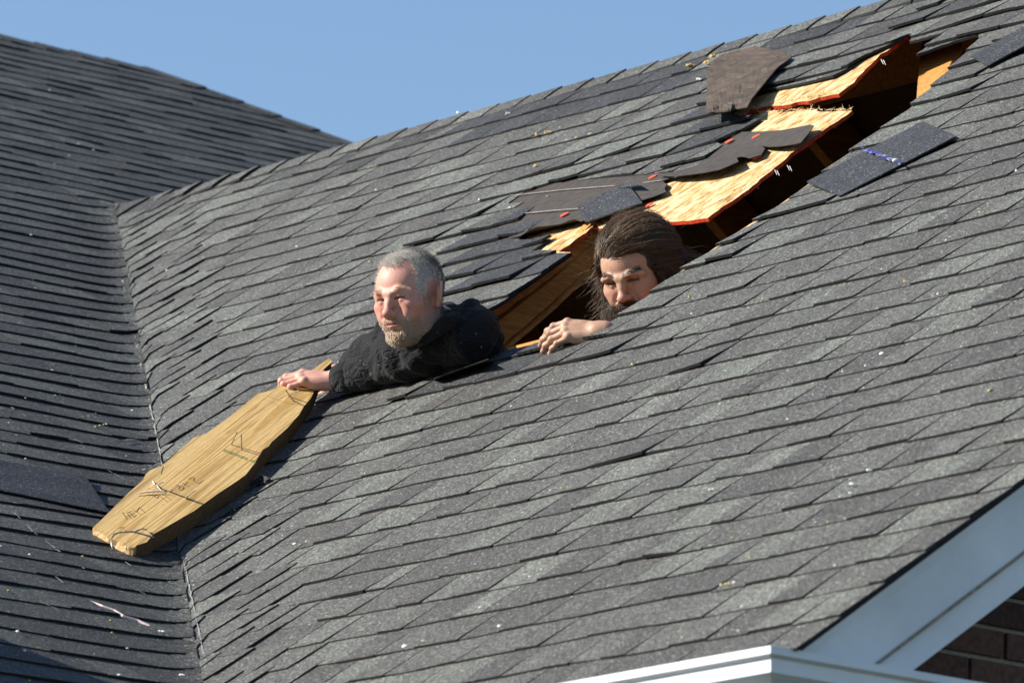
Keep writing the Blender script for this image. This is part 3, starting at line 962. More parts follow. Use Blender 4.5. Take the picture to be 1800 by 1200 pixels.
def head_prims(F, C, R, kind, S, nape):
    """a head in local metres; kind picks the build"""
    wide = np.array([1.05, 1, 1]) if kind == 1 else np.array([1.07, 1, 1])
    dy2 = 0.0 if kind == 1 else 1.0
    W = lambda p: C + (np.asarray(p, float) * wide) @ R * S
    E = lambda c, r, k=0.012, cut=False, rot=None: F.ell(W(c), np.asarray(r) * S, (R if rot is None else rot @ R), k * S, cut)
    K = lambda a, b, ra, rb=None, k=0.012, cut=False: F.cap(W(a), W(b), ra * S, (ra if rb is None else rb) * S, k * S, cut)
    def rx(a):
        a = math.radians(a); c, s = math.cos(a), math.sin(a)
        return np.array([[1, 0, 0], [0, c, s], [0, -s, c]])
    def ry(a):
        a = math.radians(a); c, s = math.cos(a), math.sin(a)
        return np.array([[c, 0, -s], [0, 1, 0], [s, 0, c]])
    broad = 1.0 if kind == 1 else 1.05
    E((0, -0.018, 0.036), (0.077, 0.098, 0.087), 0.02)                   # cranium
    E((0, 0.028, 0.030), (0.066, 0.064, 0.066), 0.03)                    # forehead
    E((0, 0.022, -0.035), (0.063 * broad, 0.066, 0.078), 0.03)           # face
    E((0, 0.026, -0.078), (0.054 * broad, 0.058, 0.036), 0.03)           # jaw
    E((0, 0.074, -0.099), (0.024, 0.020, 0.018), 0.03)                   # chin
    for s in (-1, 1):
        E((s * 0.045, 0.056, -0.022), (0.024, 0.028, 0.020), 0.022)      # cheek
        E((s * 0.034, 0.070, -0.048), (0.020, 0.020, 0.022), 0.022)
        E((s * 0.056, -0.002, -0.070), (0.012, 0.030, 0.030), 0.03)      # jaw angle
    # brow, bent down towards the nose in a squint
    for s in (-1, 1):
        K((s * 0.010, 0.0925 + dy2 * 0.0025, 0.0170 - dy2 * 0.003), (s * 0.030, 0.0905 + dy2 * 0.0025, 0.0220 - dy2 * 0.004), 0.0088, 0.0088, 0.012)
        K((s * 0.030, 0.0905 + dy2 * 0.0025, 0.0220 - dy2 * 0.004), (s * 0.054, 0.072 + dy2 * 0.0025, 0.016 - dy2 * 0.002), 0.0088, 0.007, 0.012)
    for s in (-1, 1):
        E((s * 0.031, 0.098, 0.0045), (0.0205, 0.014 if kind == 1 else 0.017, 0.0095 if kind == 1 else 0.0110), 0.012, True)   # socket
        E((s * 0.0315, 0.0760 - dy2 * 0.004, 0.0040), (0.0185, 0.0125, 0.0115), 0.004)      # eyeball under the lids
        # lids
        K((s * 0.015, 0.0830 - dy2 * 0.0045, 0.0055 + dy2 * 0.0020), (s * 0.031, 0.0870 - dy2 * 0.0045, 0.0085 + dy2 * 0.0022), 0.0038, 0.0046, 0.005)
        K((s * 0.031, 0.0870 - dy2 * 0.0045, 0.0085 + dy2 * 0.0022), (s * 0.049, 0.0770 - dy2 * 0.0045, 0.0055 + dy2 * 0.0020), 0.0046, 0.0036, 0.005)
        K((s * 0.016, 0.0825 - dy2 * 0.0045, -0.0010 - dy2 * 0.0012), (s * 0.031, 0.0862 - dy2 * 0.0045, -0.0030 - dy2 * 0.0014), 0.0036, 0.0046, 0.006)
        K((s * 0.031, 0.0862 - dy2 * 0.0045, -0.0030 - dy2 * 0.0014), (s * 0.048, 0.0770 - dy2 * 0.0045, -0.0005 - dy2 * 0.0010), 0.0046, 0.0034, 0.006)
        E((s * 0.032, 0.0925, 0.0026), (0.0150, 0.0060, 0.0016 if kind == 1 else 0.0052), 0.002, True)   # the narrow opening
    if kind == 1:
        for s in (-1, 1):
            K((s * 0.014, 0.0905, 0.0120), (s * 0.034, 0.0885, 0.0135), 0.0052, 0.0058, 0.006)
            K((s * 0.034, 0.0885, 0.0135), (s * 0.054, 0.0730, 0.0090), 0.0058, 0.0040, 0.006)
            E((s * 0.038, 0.0740, -0.0130), (0.022, 0.012, 0.0095), 0.014)
    # nose
    K((0, 0.087, 0.014), (0, 0.098, -0.008), 0.0085, 0.0095, 0.016)
    K((0, 0.098, -0.008), (0, 0.112, -0.031), 0.0090, 0.0108, 0.010)
    E((0, 0.113, -0.034), (0.0128, 0.0120, 0.0105), 0.008)
    for s in (-1, 1):
        E((s * 0.0138, 0.0985, -0.0365), (0.0082, 0.0115, 0.0085), 0.007)
        E((s * 0.0072, 0.1065, -0.0455), (0.0042, 0.0060, 0.0050), 0.003, True)
        K((s * 0.0225, 0.094, -0.034), (s * 0.034, 0.080, -0.064), 0.0030, 0.0026, 0.014, True)   # fold beside the mouth
    # mouth
    E((0, 0.080, -0.062), (0.030, 0.017, 0.024), 0.02)
    for s in (-1, 1):
        K((0, 0.0985, -0.0600), (s * 0.012, 0.0970, -0.0590), 0.0042, 0.0045, 0.004)
        K((s * 0.012, 0.0970, -0.0590), (s * 0.027, 0.0860, -0.0655), 0.0045, 0.0025, 0.004)
        K((0, 0.0965, -0.0712), (s * 0.024, 0.0860, -0.0680), 0.0062, 0.0032, 0.005)
    E((0, 0.1010, -0.0652), (0.0255, 0.0075, 0.0012), 0.003, True)
    E((0, 0.0985, -0.0830), (0.020, 0.006, 0.0040), 0.012, True)
    # ears
    for s in (-1, 1):
        er = ry(s * 16) @ np.array([[math.cos(s * 0.62), -math.sin(s * 0.62), 0], [math.sin(s * 0.62), math.cos(s * 0.62), 0], [0, 0, 1]]) @ rx(-10)
        E((s * 0.0780, -0.016, -0.004), (0.0075, 0.0200, 0.0300), 0.008, False, er)
        ax = np.array([[0, 1, 0.0], [0, 0, 1.0], [1, 0, 0]])
        F.tor(W((s * 0.0855, -0.019, 0.002)), ax @ er @ R, 0.0185 * S, 0.0285 * S, 0.0044 * S, 0.004)
        E((s * 0.0880, -0.0125, -0.003), (0.0085, 0.0085, 0.0140), 0.004, True, er)
        E((s * 0.080, -0.008, -0.030), (0.0060, 0.0085, 0.0100), 0.006)
    # neck
    F.cap(W((0, -0.030, -0.045)), nape, 0.054, 0.054, 0.03)
def hand_prims(F, wrist, f, n, side, curls, thumb, scale=1.0, spread=(0.12, 0.04, -0.05, -0.16), stub=0.10):
    """wrist position, forward, back-of-hand normal, side = direction of the thumb; curls: bend at the three joints of each finger (radians)"""
    f, n = unit(f), np.asarray(n, float)
    n = unit(n - f * (n @ f)); s = unit(np.asarray(side) - f * (np.asarray(side) @ f) - n * (np.asarray(side) @ n))
    P = lambda a, b, c: wrist + (f * a + s * b + n * c) * scale
    q = scale
    F.cap(P(-stub, 0, 0), P(0.005, 0, 0), 0.030 * q, 0.0255 * q, 0.02)
    F.ell(P(0.046, 0.002, 0.0), (0.050 * q, 0.039 * q, 0.0150 * q), np.array([f, s, n]), 0.012)
    F.ell(P(0.030, 0.026, -0.010), (0.036 * q, 0.017 * q, 0.015 * q), np.array([f, s, n]), 0.014)    # thumb ball
    F.ell(P(0.036, -0.027, -0.007), (0.042 * q, 0.014 * q, 0.015 * q), np.array([f, s, n]), 0.014)
    lens = [(0.044, 0.026, 0.021), (0.049, 0.030, 0.022), (0.045, 0.028, 0.022), (0.036, 0.021, 0.019)]
    rads = [0.0098, 0.0100, 0.0095, 0.0084]
    tips = []
    for i in range(4):
        base = P((0.088, 0.092, 0.088, 0.078)[i], (0.031, 0.0105, -0.0105, -0.030)[i], 0.002)
        F.cap(P(0.02, (0.018, 0.006, -0.006, -0.018)[i], 0.004), base, 0.0085 * q, rads[i] * 1.08 * q, 0.010)
        F.ell(base + n * 0.003 * q, (0.0105 * q,) * 3, None, 0.006)
        d0 = unit(f + s * spread[i])
        ang, p = 0.0, base
        for j in range(3):
            ang += curls[i][j]
            d = d0 * math.cos(ang) - n * math.sin(ang)
            e = p + d * lens[i][j] * q
            r0, r1 = rads[i] * (1.0, 0.93, 0.86)[j] * q, rads[i] * (0.95, 0.88, 0.74)[j] * q
            F.cap(p, e, r0, r1, 0.0022 if j else 0.004)
            if j: F.ell(p + (n * math.cos(ang) + d0 * math.sin(ang)) * 0.0016, (rads[i] * q,) * 3, None, 0.004)
            p = e
        tips.append((p, d, n * math.cos(ang) + d0 * math.sin(ang), rads[i] * 0.74 * q))
    p = P(0.022, 0.030, -0.008)
    for (a, b, c), L, r0, r1 in zip(thumb, (0.040, 0.032, 0.026), (0.0125, 0.0110, 0.0105), (0.0110, 0.0105, 0.0080)):
        d = unit(f * a + s * b + n * c)
        e = p + d * L * q
        F.cap(p, e, r0 * q, r1 * q, 0.006)
        p = e
    return tips
def nails(tips, name, parent, mat):
    for p, d, n, r in tips:
        b = MB()
        sd = np.cross(d, n)
        c = p + n * r * 0.80 - d * 0.002
        vs, fs = [], []
        for i in range(5):
            u = (i / 4 - 0.5) * 2
            for j in range(4):
                v = j / 3
                w = r * 0.72 * (1 - 0.25 * (v > 0.9))
                vs.append(c + sd * u * w + d * (v - 0.5) * r * 1.5 + n * (0.0006 - 0.30 * r * u * u - 0.12 * r * v * v))
        fs = [(i * 4 + j, i * 4 + j + 1, (i + 1) * 4 + j + 1, (i + 1) * 4 + j) for i in range(4) for j in range(3)]
        b.add(vs, fs)
        b.build(name, mat, parent, smooth=True)
HS = {1: 0.935, 2: 0.985}
def smooth(a, b, x):
    t = np.clip((x - a) / (b - a), 0, 1)
    return t * t * (3 - 2 * t)
def gauss(L, c, s): return np.exp(-(((L - np.asarray(c)) / np.asarray(s)) ** 2).sum(-1))
def vnoise(X, sc, seed=0):
    r = np.random.RandomState(seed)
    o = np.zeros(X.shape[:-1])
    for i in range(7):
        k = r.normal(size=3); k = k / np.linalg.norm(k) * sc * r.uniform(0.6, 1.8)
        o += np.sin(X @ k + r.uniform(0, 6.3))
    return o / 7 ** 0.5
class Strands:
    """thin tapered three-sided hairs"""
    def __init__(self): self.V, self.F, self.C, self.n = [], [], [], 0
    def add(self, pts, r, col):
        pts = np.asarray(pts, float)
        m = len(pts)
        t = np.gradient(pts, axis=0)
        t /= np.linalg.norm(t, axis=1)[:, None] + 1e-12
        ref = np.array([0.21, -0.45, 0.87])
        a = np.cross(t, ref); a /= np.linalg.norm(a, axis=1)[:, None] + 1e-9
        b = np.cross(t, a)
        rr = r * (1 - 0.75 * np.linspace(0, 1, m) ** 2)
        ring = np.stack([pts + (a * math.cos(g) + b * math.sin(g)) * rr[:, None] for g in (0, 2.094, 4.189)], 1)
        self.V.append(ring.reshape(-1, 3))
        i = np.arange(m - 1)[:, None] * 3
        k = np.arange(3)[None]
        k2 = (k + 1) % 3
        q = np.stack([i + k, i + k2, i + 3 + k2, i + 3 + k], -1).reshape(-1, 4) + self.n
        self.F.append(q)
        self.C.append(np.repeat(np.asarray(col, float)[None], m * 3, 0))
        self.n += m * 3
    def build(self, name, mat, parent):
        me = np_mesh(name, np.concatenate(self.V), np.concatenate(self.F), np.concatenate(self.C))
        return link(name, me, mat, parent)

def mat_skin():
    n = NT('skin', 0.54, 0.38)
    b = n.ramp(n.noise(160, 4, 0.6), [(0.3, 0.90), (0.7, 1.08)])
    n.color(n.mix(1.0, n.attr(), b, 'MULTIPLY'))
    n.b.inputs['Subsurface Weight'].default_value = 0.12
    n.b.inputs['Subsurface Radius'].default_value = (0.010, 0.003, 0.0015)
    n.b.inputs['Subsurface Scale'].default_value = 0.6
    n.bump(n.noise(420, 3, 0.6), 0.25, 0.0012)
    return n.m
M_SKIN = mat_skin()
def mat_hair(name, rough=0.45):
    n = NT(name, rough, 0.45)
    n.color(n.attr())
    return n.m
M_HAIR = mat_hair('hair_strands')
M_NAIL = mat_flat('fingernail', (0.60, 0.36, 0.30), 0.35, 0.5, 90, 0.08, 0.0)
def mat_cloth():
    n = NT('black_fleece', 0.9, 0.2)
    nz = n.noise(240, 3, 0.6)
    dust = n.ramp(n.noise(170, 1, 0.5), [(0.73, 0.0), (0.78, 0.22)])
    soft = n.ramp(n.noise(12, 4, 0.6), [(0.35, (0.0055, 0.006, 0.007)), (0.7, (0.014, 0.0145, 0.016))])
    n.color(n.mix(1.0, soft, dust, 'ADD'))
    n.b.inputs['Sheen Weight'].default_value = 0.06
    n.b.inputs['Sheen Roughness'].default_value = 0.5
    fold = n.noise(26, 3, 0.55, n.mapped((1, 1, 2.2), (0.3, 0.5, 0.2)), dist=0.8)
    h = n.math('ADD', n.math('MULTIPLY', fold, 8.0), n.math('MULTIPLY', nz, 0.35))
    n.bump(h, 0.6, 0.004)
    return n.m
M_CLOTH = mat_cloth()
M_JEANS = mat_flat('dark_trousers', (0.03, 0.035, 0.05), 0.9, 0.2, 120, 0.3, 0.3)

# ------------------------------------------------------------------ the man with the board
person1 = empty('person', (12.6, 14.85, Z_ATTIC))
C1 = at_depth(720, 523, 19.45)
R1 = head_frame(35, 0, 8)
SHL = at_depth(832, 588, 19.45)          # his left shoulder, nearer the camera
SHR = at_depth(700, 596, 19.80)
ARM1 = at_depth(790, 608, 19.55)
ELB = at_depth(716, 634, 19.63)
ARM2 = at_depth(640, 660, 19.76)
WR1 = at_depth(598, 668, 19.83)
ELR = at_depth(655, 630, 19.94)
WRR = at_depth(612, 648, 20.05)
B1 = Field()
nape1 = C1 * 0.30 + (SHL + SHR) / 2 * 0.70 + np.array([0.03, 0.03, 0])
head_prims(B1, C1, R1, 1, HS[1], nape1)
neck0 = nape1
chest = (SHL + SHR) / 2 + np.array([0.22, 0.02, -0.14])
belly = chest + np.array([0.15, 0.03, -0.28])
B1.cap(neck0, (SHL + SHR) / 2 + np.array([0.05, 0, -0.02]), 0.054, 0.050, 0.03)
B1.cap(SHL * 0.8 + SHR * 0.2, SHL * 0.2 + SHR * 0.8, 0.045, 0.045, 0.03)
B1.cap((SHL + SHR) / 2, chest, 0.06, 0.09, 0.06)
B1.cap(chest, belly, 0.09, 0.10, 0.06)
for a, b_, c in ((SHL, ELB, WR1), (SHR, ELR, WRR)):
    B1.cap(a, b_, 0.040, 0.036, 0.02); B1.cap(b_, c, 0.036, 0.027, 0.02)
fdir = at_depth(508, 664, 19.84) - WR1
hn = cam_vec(-0.10, 0.95, 0.30)
tips1 = hand_prims(B1, WR1 + unit(fdir) * 0.012, fdir, hn, cam_vec(0.0, -0.2, -1.0), [(0.30, 1.05, 0.5), (0.32, 1.10, 0.5), (0.36, 1.10, 0.5), (0.40, 1.05, 0.5)], [(0.7, 0.5, -0.4), (0.9, 0.1, -0.5), (0.9, -0.1, -0.5)])
hand_prims(B1, WRR, at_depth(585, 655, 20.06) - WRR, cam_vec(-0.3, 0.8, 0.2), cam_vec(0.2, -0.2, 1.0), [(0.5, 0.9, 0.5)] * 4, [(0.7, 0.5, -0.4), (0.9, 0.1, -0.5), (0.9, -0.1, -0.5)])
V, Q = B1.mesh(0.0021, clip=lambda V: V[:, 2] > KR * V[:, 0] + ZR0 - 0.06)
V = relax(V, Q, 1, 0.35)
def skin_colors(V, C, R, kind):
    L = (V - C) @ R.T / HS[kind]
    head = np.linalg.norm(L - np.array([0, 0, 0]), axis=1) < 0.17
    base = np.array([0.57, 0.30, 0.225]) if kind == 1 else np.array([0.46, 0.27, 0.18])
    red = np.array([0.55, 0.20, 0.155])
    col = np.repeat(base[None], len(V), 0)
    col *= (1 + 0.05 * vnoise(V, 120, 3))[:, None]
    m = np.zeros(len(V))
    for s in (-1, 1):
        m += 0.70 * gauss(L, (s * 0.044, 0.070, -0.026), (0.032, 0.045, 0.028))
        m += 0.9 * gauss(L, (s * 0.085, -0.018, 0.0), (0.012, 0.03, 0.035))
    m += 0.8 * gauss(L, (0, 0.112, -0.030), (0.018, 0.022, 0.014)) + 0.3 * gauss(L, (0, 0.09, 0.055), (0.05, 0.04, 0.03))
    m = np.clip(m * (1.0 if kind == 1 else 0.55), 0, 1) * head
    col = col * (1 - m[:, None]) + red * m[:, None]
    front = head & (L[:, 1] > 0.05)
    x = np.abs(L[:, 0])
    # lips
    zl = -0.0655
    lip = np.exp(-(np.maximum(np.abs(L[:, 2] - zl) - 0.0065, 0) / 0.0022) ** 2) * smooth(0.030, 0.022, x) * (L[:, 1] > 0.083)
    lipc = np.array([0.44, 0.155, 0.135])
    a = (0.8 * lip * front)[:, None]
    col = col * (1 - a) + lipc * a
    # dark slits of eyes and mouth; second man's widened to paint in brow shade
    dark = np.exp(-((L[:, 2] - 0.0028) / (0.0031 if kind == 1 else 0.0046)) ** 2) * smooth(0.013, 0.017, x) * smooth(0.050, 0.045, x) * front * (L[:, 1] < 0.0925)
    dm = np.exp(-((L[:, 2] + 0.0652) / 0.0014) ** 2) * smooth(0.028, 0.024, x) * front * (L[:, 1] > 0.08)
    a = np.clip(0.95 * dark + 0.7 * dm, 0, 1)[:, None]
    col = col * (1 - a) + (np.array([0.05, 0.022, 0.018]) if kind == 1 else np.array([0.022, 0.013, 0.010])) * a
    # beard shadow on the skin
    z = L[:, 2]
    jaw = smooth(-0.030, -0.055, z - 0.25 * np.maximum(x - 0.03, 0)) * head * (z > -0.135)
    jaw *= 1 - gauss(L, (0, 0.095, -0.066), (0.022, 0.03, 0.008))
    side = smooth(0.055, 0.068, x) * smooth(0.02, -0.01, z) * (L[:, 1] > 0.0) * (L[:, 1] < 0.04) * head
    cheekclear = smooth(0.030, 0.050, L[:, 1]) * smooth(-0.062, -0.045, z) * smooth(0.020, 0.028, x)
    a = np.clip(jaw * (1 - 0.9 * cheekclear) + side, 0, 1)[:, None] * (0.55 if kind == 1 else 0.85)
    bc = np.array([0.24, 0.15, 0.10]) if kind == 1 else np.array([0.05, 0.028, 0.018])
    col = col * (1 - a) + bc * a
    # scalp
    hl = scalp_mask(L, kind) * head
    sc = np.array([0.50, 0.45, 0.41]) if kind == 1 else np.array([0.045, 0.026, 0.016])
    a = (0.9 * hl)[:, None]
    col = col * (1 - a) + sc * a
    # brows
    for s in (-1, 1):
        t = (s * L[:, 0] - 0.012) / 0.042
        zc = 0.0225 + 0.0075 * np.sin(np.clip(t, 0, 1) * 2.4) - (0.0003 if kind == 2 else 0)
        br = np.exp(-((z - zc) / (0.0032 if kind == 1 else 0.0036)) ** 2) * ((t > 0) & (t < 1)) * front
        a = (br * (0.35 if kind == 1 else 0.95))[:, None]
        col = col * (1 - a) + (np.array([0.42, 0.26, 0.14]) if kind == 1 else np.array([0.035, 0.02, 0.012])) * a
    if kind == 1:   # the small fresh scratch on the cheek
        d = np.abs((L[:, 2] + 0.020) + 1.7 * (-L[:, 0] - 0.050))
        sc = np.exp(-(d / 0.0028) ** 2) * np.exp(-((L[:, 2] + 0.020) / 0.008) ** 2) * front
        a = (0.85 * sc)[:, None]
        col = col * (1 - a) + np.array([0.22, 0.025, 0.02]) * a
    # knuckles and dirt on hands
    hd = ~head
    a = ((0.22 if kind == 1 else 0.45) * smooth(-0.2, 1.2, vnoise(V, 160, 8)) * hd)[:, None]
    col = col * (1 - a) + (red if kind == 1 else np.array([0.20, 0.13, 0.09])) * a
    return np.clip(col, 0.01, 0.9)
def scalp_mask(L, kind):
    x, y, z = np.abs(L[:, 0]), L[:, 1], L[:, 2]
    if kind == 1:      # cropped, receding at the temples
        zh = 0.088 - 0.020 * smooth(0.014, 0.032, x) * 0 + 0.016 * gauss(np.stack([x, x * 0, x * 0], -1), (0.036, 0, 0), (0.012, 1, 1))
        top = smooth(zh - 0.003, zh + 0.003, z - 0.30 * np.minimum(0, y - 0.05))
        side = smooth(0.060, 0.046, y + 0.30 * (z - 0.03)) * smooth(-0.016, 0.012, z + 0.9 * np.maximum(0, -y - 0.03) - 0.35 * np.maximum(0, y - 0.015))
        back = smooth(-0.035, -0.05, y) * smooth(-0.075, -0.05, z)
        burn = 0.8 * smooth(0.032, 0.014, y) * smooth(-0.004, 0.008, y) * smooth(-0.034, -0.008, z) * smooth(0.05, 0.06, x)
        ear = (x > 0.060) * smooth(0.040, 0.034, np.sqrt((y + 0.012) ** 2 + ((z + 0.002) * 0.85) ** 2))
        return np.clip(np.maximum.reduce([top, side, back, burn]) * (1 - ear), 0, 1)
    top = smooth(0.066, 0.072, z + 0.30 * np.maximum(0, x - 0.02) * 0 - 0.25 * np.minimum(0, y - 0.05))
    side = smooth(0.050, 0.036, y) * smooth(-0.05, -0.035, z)
    back = smooth(-0.01, -0.03, y) * smooth(-0.10, -0.09, z)
    return np.clip(np.maximum.reduce([top, side, back]), 0, 1)
VQ1 = (V, Q)
body1 = link('body', np_mesh('body', V, Q, skin_colors(V, C1, R1, 1)), M_SKIN, person1)
nails(tips1, 'fingernail', person1, M_NAIL)

def surf_points(VQ, C, R, n, mask, seed):
    """random points with normals on the head's surface, kept where the mask says"""
    V, Q = VQ
    rs = np.random.RandomState(seed)
    ctr = V[Q].mean(1)
    q = Q[np.linalg.norm(ctr - C, axis=1) < 0.16]
    a, b, c, d = (V[q[:, k]] for k in range(4))
    nr = np.cross(c - a, d - b)
    ar = np.linalg.norm(nr, axis=1)
    i = rs.choice(len(q), n, p=ar / ar.sum())
    u, v = rs.uniform(size=(n, 1)), rs.uniform(size=(n, 1))
    o = (a[i] * (1 - u) + b[i] * u) * (1 - v) + (d[i] * (1 - u) + c[i] * u) * v
    g = nr[i] / (ar[i][:, None] + 1e-12)
    L = (o - C) @ R.T / HS[1 if C is C1 else 2]
    keep = rs.uniform(size=n) < mask(L)
    return o[keep], L[keep], g[keep]
def grow(P, N, L, R, flow, length, r, colf, seg=4, seed=0, droop=0.0, curl=0.0, lie=0.5):
    st = Strands()
    rs = np.random.RandomState(seed)
    for p, nrm, l in zip(P, N, L):
        fl = flow(l) @ R
        fl = fl - nrm * (fl @ nrm)
        d = unit(nrm * (1 - lie) + fl * lie + rs.normal(size=3) * 0.16)
        ln = length(l) * rs.uniform(0.65, 1.25)
        pts = [p - nrm * 0.0015]
        ph = rs.uniform(0, 6.3)
        a1 = unit(np.cross(d, nrm + 0.01)); 
        for k in range(1, seg + 1):
            t = k / seg
            w = a1 * math.sin(ph + t * 7) * curl + nrm * math.cos(ph + t * 7) * curl
            pts.append(pts[0] + d * ln * t + fl * ln * t * t * 0.35 + np.array([0, 0, -1]) * droop * ln * t * t + w * t)
        st.add(pts, r * rs.uniform(0.8, 1.2), colf(l, rs))
    return st
# cropped grey hair
P_, L_, N_ = surf_points(VQ1, C1, R1, 26000, lambda L: scalp_mask(L, 1), 1)
def grey(l, rs):
    f = 1 - 0.62 * smooth(0.00, -0.05, l[1]) 
    k = rs.choice([0.95, 0.88, 0.70, 0.40], p=[0.42, 0.28, 0.18, 0.12]) * f
    return np.array([k, k * 0.955, k * 0.88])
grow(P_, N_, L_, R1, lambda l: np.array([0.2 * l[0] / 0.08, 0.75, -0.35 if l[2] < 0.07 else 0.12]), lambda l: 0.0085 + 0.008 * smooth(0.05, 0.10, l[2]), 0.00055, grey, 2, 3, lie=0.55).build('hair', M_HAIR, person1)
def beard_mask(L, kind):
    x, y, z = np.abs(L[:, 0]), L[:, 1], L[:, 2]
    m = smooth(-0.038, -0.062, z - 0.35 * np.maximum(x - 0.030, 0) * (x > 0.03)) * (y > -0.005) * smooth(-0.132, -0.118, z)
    ch = smooth(0.035, 0.055, y) * smooth(-0.066, -0.050, z) * smooth(0.024, 0.031, x)
    m = m * (1 - ch)
    mus = 1.3 * np.exp(-((z + 0.0525 + 0.12 * np.maximum(x - 0.012, 0)) / 0.0055) ** 2) * (x < 0.030) * (y > 0.075)
    m = np.maximum(m * (z < -0.045), mus)
    lips = np.exp(-(np.maximum(np.abs(z + 0.0660) - 0.0060, 0) / 0.002) ** 2) * (x < 0.024) * (y > 0.08)
    m = m * (1 - lips)
    sb = smooth(0.034, 0.022, y) * smooth(-0.004, 0.006, y) * (z < 0.02) * (x > 0.05) * (z > -0.10)
    return np.clip(np.maximum(m * (1 - (0.45 if kind == 1 else 0) * smooth(0.045, 0.06, x)), sb * (0.35 if kind == 1 else 1.0)), 0, 1)
P_, L_, N_ = surf_points(VQ1, C1, R1, 30000, lambda L: beard_mask(L, 1), 4)
def bcol(l, rs):
    g = smooth(0.016, 0.05, abs(l[0]))
    if rs.uniform() < 0.15 + 0.5 * g: k = rs.uniform(0.30, 0.62); return np.array([k, k * 0.93, k * 0.84])
    k = rs.uniform(0.65, 1.15); return np.array([0.56, 0.39, 0.23]) * k
grow(P_, N_, L_, R1, lambda l: np.array([0.1 * l[0] / 0.05, 0.35, -0.9]), lambda l: 0.0048 + 0.006 * smooth(-0.07, -0.10, l[2]) * smooth(0.06, 0.03, abs(l[0])), 0.00060, bcol, 2, 5, lie=0.45).build('beard', M_HAIR, person1)
def brow_mask(L, dz=0.0, w=0.0034):
    z = L[:, 2]; m = 0
    for s in (-1, 1):
        t = (s * L[:, 0] - 0.010) / 0.044
        zc = 0.0215 + 0.0075 * np.sin(np.clip(t, 0, 1) * 2.4) + dz
        m = m + np.exp(-((z - zc) / w) ** 2) * ((t > 0) & (t < 1)) * (L[:, 1] > 0.05)
    return np.clip(m, 0, 1)
P_, L_, N_ = surf_points(VQ1, C1, R1, 22000, brow_mask, 6)
grow(P_, N_, L_, R1, lambda l: np.array([np.sign(l[0]) * 0.9, 0.2, 0.25]), lambda l: 0.009, 0.00045, lambda l, rs: np.array([0.52, 0.36, 0.20]) * rs.uniform(0.7, 1.2), 2, 7, lie=0.7).build('eyebrows', M_HAIR, person1)

# his black jacket
J1 = Field()
mid = (SHL + SHR) / 2
wc = WR1 + unit(ARM2 - WR1) * 0.028
J1.cap(SHL, ARM1, 0.062, 0.058, 0.03); J1.cap(ARM1, ELB, 0.058, 0.053, 0.02)
J1.cap(ELB, ARM2, 0.053, 0.046, 0.02); J1.cap(ARM2, wc, 0.046, 0.046, 0.008)
J1.cap(SHR, ELR, 0.060, 0.052, 0.03); J1.cap(ELR, WRR + unit(ELR - WRR) * 0.02, 0.052, 0.044, 0.02)
J1.cap(SHL, SHR, 0.060, 0.060, 0.04)
J1.cap(mid, at_depth(735, 622, 19.56), 0.060, 0.045, 0.03)
J1.cap(mid, chest, 0.08, 0.12, 0.06); J1.cap(chest, belly, 0.12, 0.13, 0.07)
J1.cap(SHL, at_depth(836, 592, 19.60), 0.062, 0.056, 0.03)
J1.cap(at_depth(836, 592, 19.60), chest, 0.050, 0.08, 0.04)
J1.cap(at_depth(818, 563, 19.48), at_depth(748, 606, 19.52), 0.040, 0.045, 0.03)
J1.cap(at_depth(700, 606, 19.62), at_depth(655, 636, 19.84), 0.040, 0.040, 0.03)
# collar and hood bunched behind the neck
col_pts = [at_depth(*q) for q in ((700, 618, 19.50), (745, 596, 19.42), (790, 566, 19.40), (824, 540, 19.46), (832, 540, 19.62), (808, 560, 19.8), (745, 590, 19.9), (690, 605, 19.8))]
for a, b_ in zip(col_pts[:-1], col_pts[1:]): J1.cap(a, b_, 0.019, 0.019, 0.008)
J1.cap(at_depth(824, 552, 19.54), at_depth(838, 578, 19.58), 0.022, 0.034, 0.03)
J1.cap(at_depth(790, 575, 19.66), at_depth(745, 592, 19.72), 0.045, 0.045, 0.03)
J1.cap(WR1 + unit(WR1 - ARM2) * 0.02, wc + unit(ARM2 - wc) * 0.010, 0.036, 0.038, 0.004, True)
J1.ell(C1 + np.array([0, 0.01, -0.02]) @ R1, (0.078, 0.100, 0.092), R1, 0.010, True)
ax_arm = unit(ARM2 - WR1)
def folds(X):
    t = (X - ELB) @ unit(SHL - ELB)
    t2 = (X - WR1) @ ax_arm
    sw = vnoise(X, 22, 5)
    f = 0.0065 * np.sin(62 * t + 2.6 * sw) * np.exp(-((t - 0.05) / 0.13) ** 2)
    f += 0.0050 * np.sin(85 * t2 + 2.2 * vnoise(X, 26, 9)) * np.exp(-((t2 - 0.17) / 0.09) ** 2)
    f += 0.0048 * vnoise(X, 30, 12) + 0.0020 * vnoise(X, 90, 14)
    f += 0.0035 * np.exp(-((t2 - 0.062) / 0.004) ** 2) * (np.linalg.norm(X - WR1, axis=-1) < 0.12)
    f += 0.008 * np.clip(1 - 1.6 * np.abs(vnoise(X * np.array([1.0, 0.6, 1.0]), 17, 21)), 0, 1) ** 2
    return f
V, Q = J1.mesh(0.0042, folds)
V = relax(V, Q, 1, 0.3)
link('jacket', np_mesh('jacket', V, Q), M_CLOTH, person1)
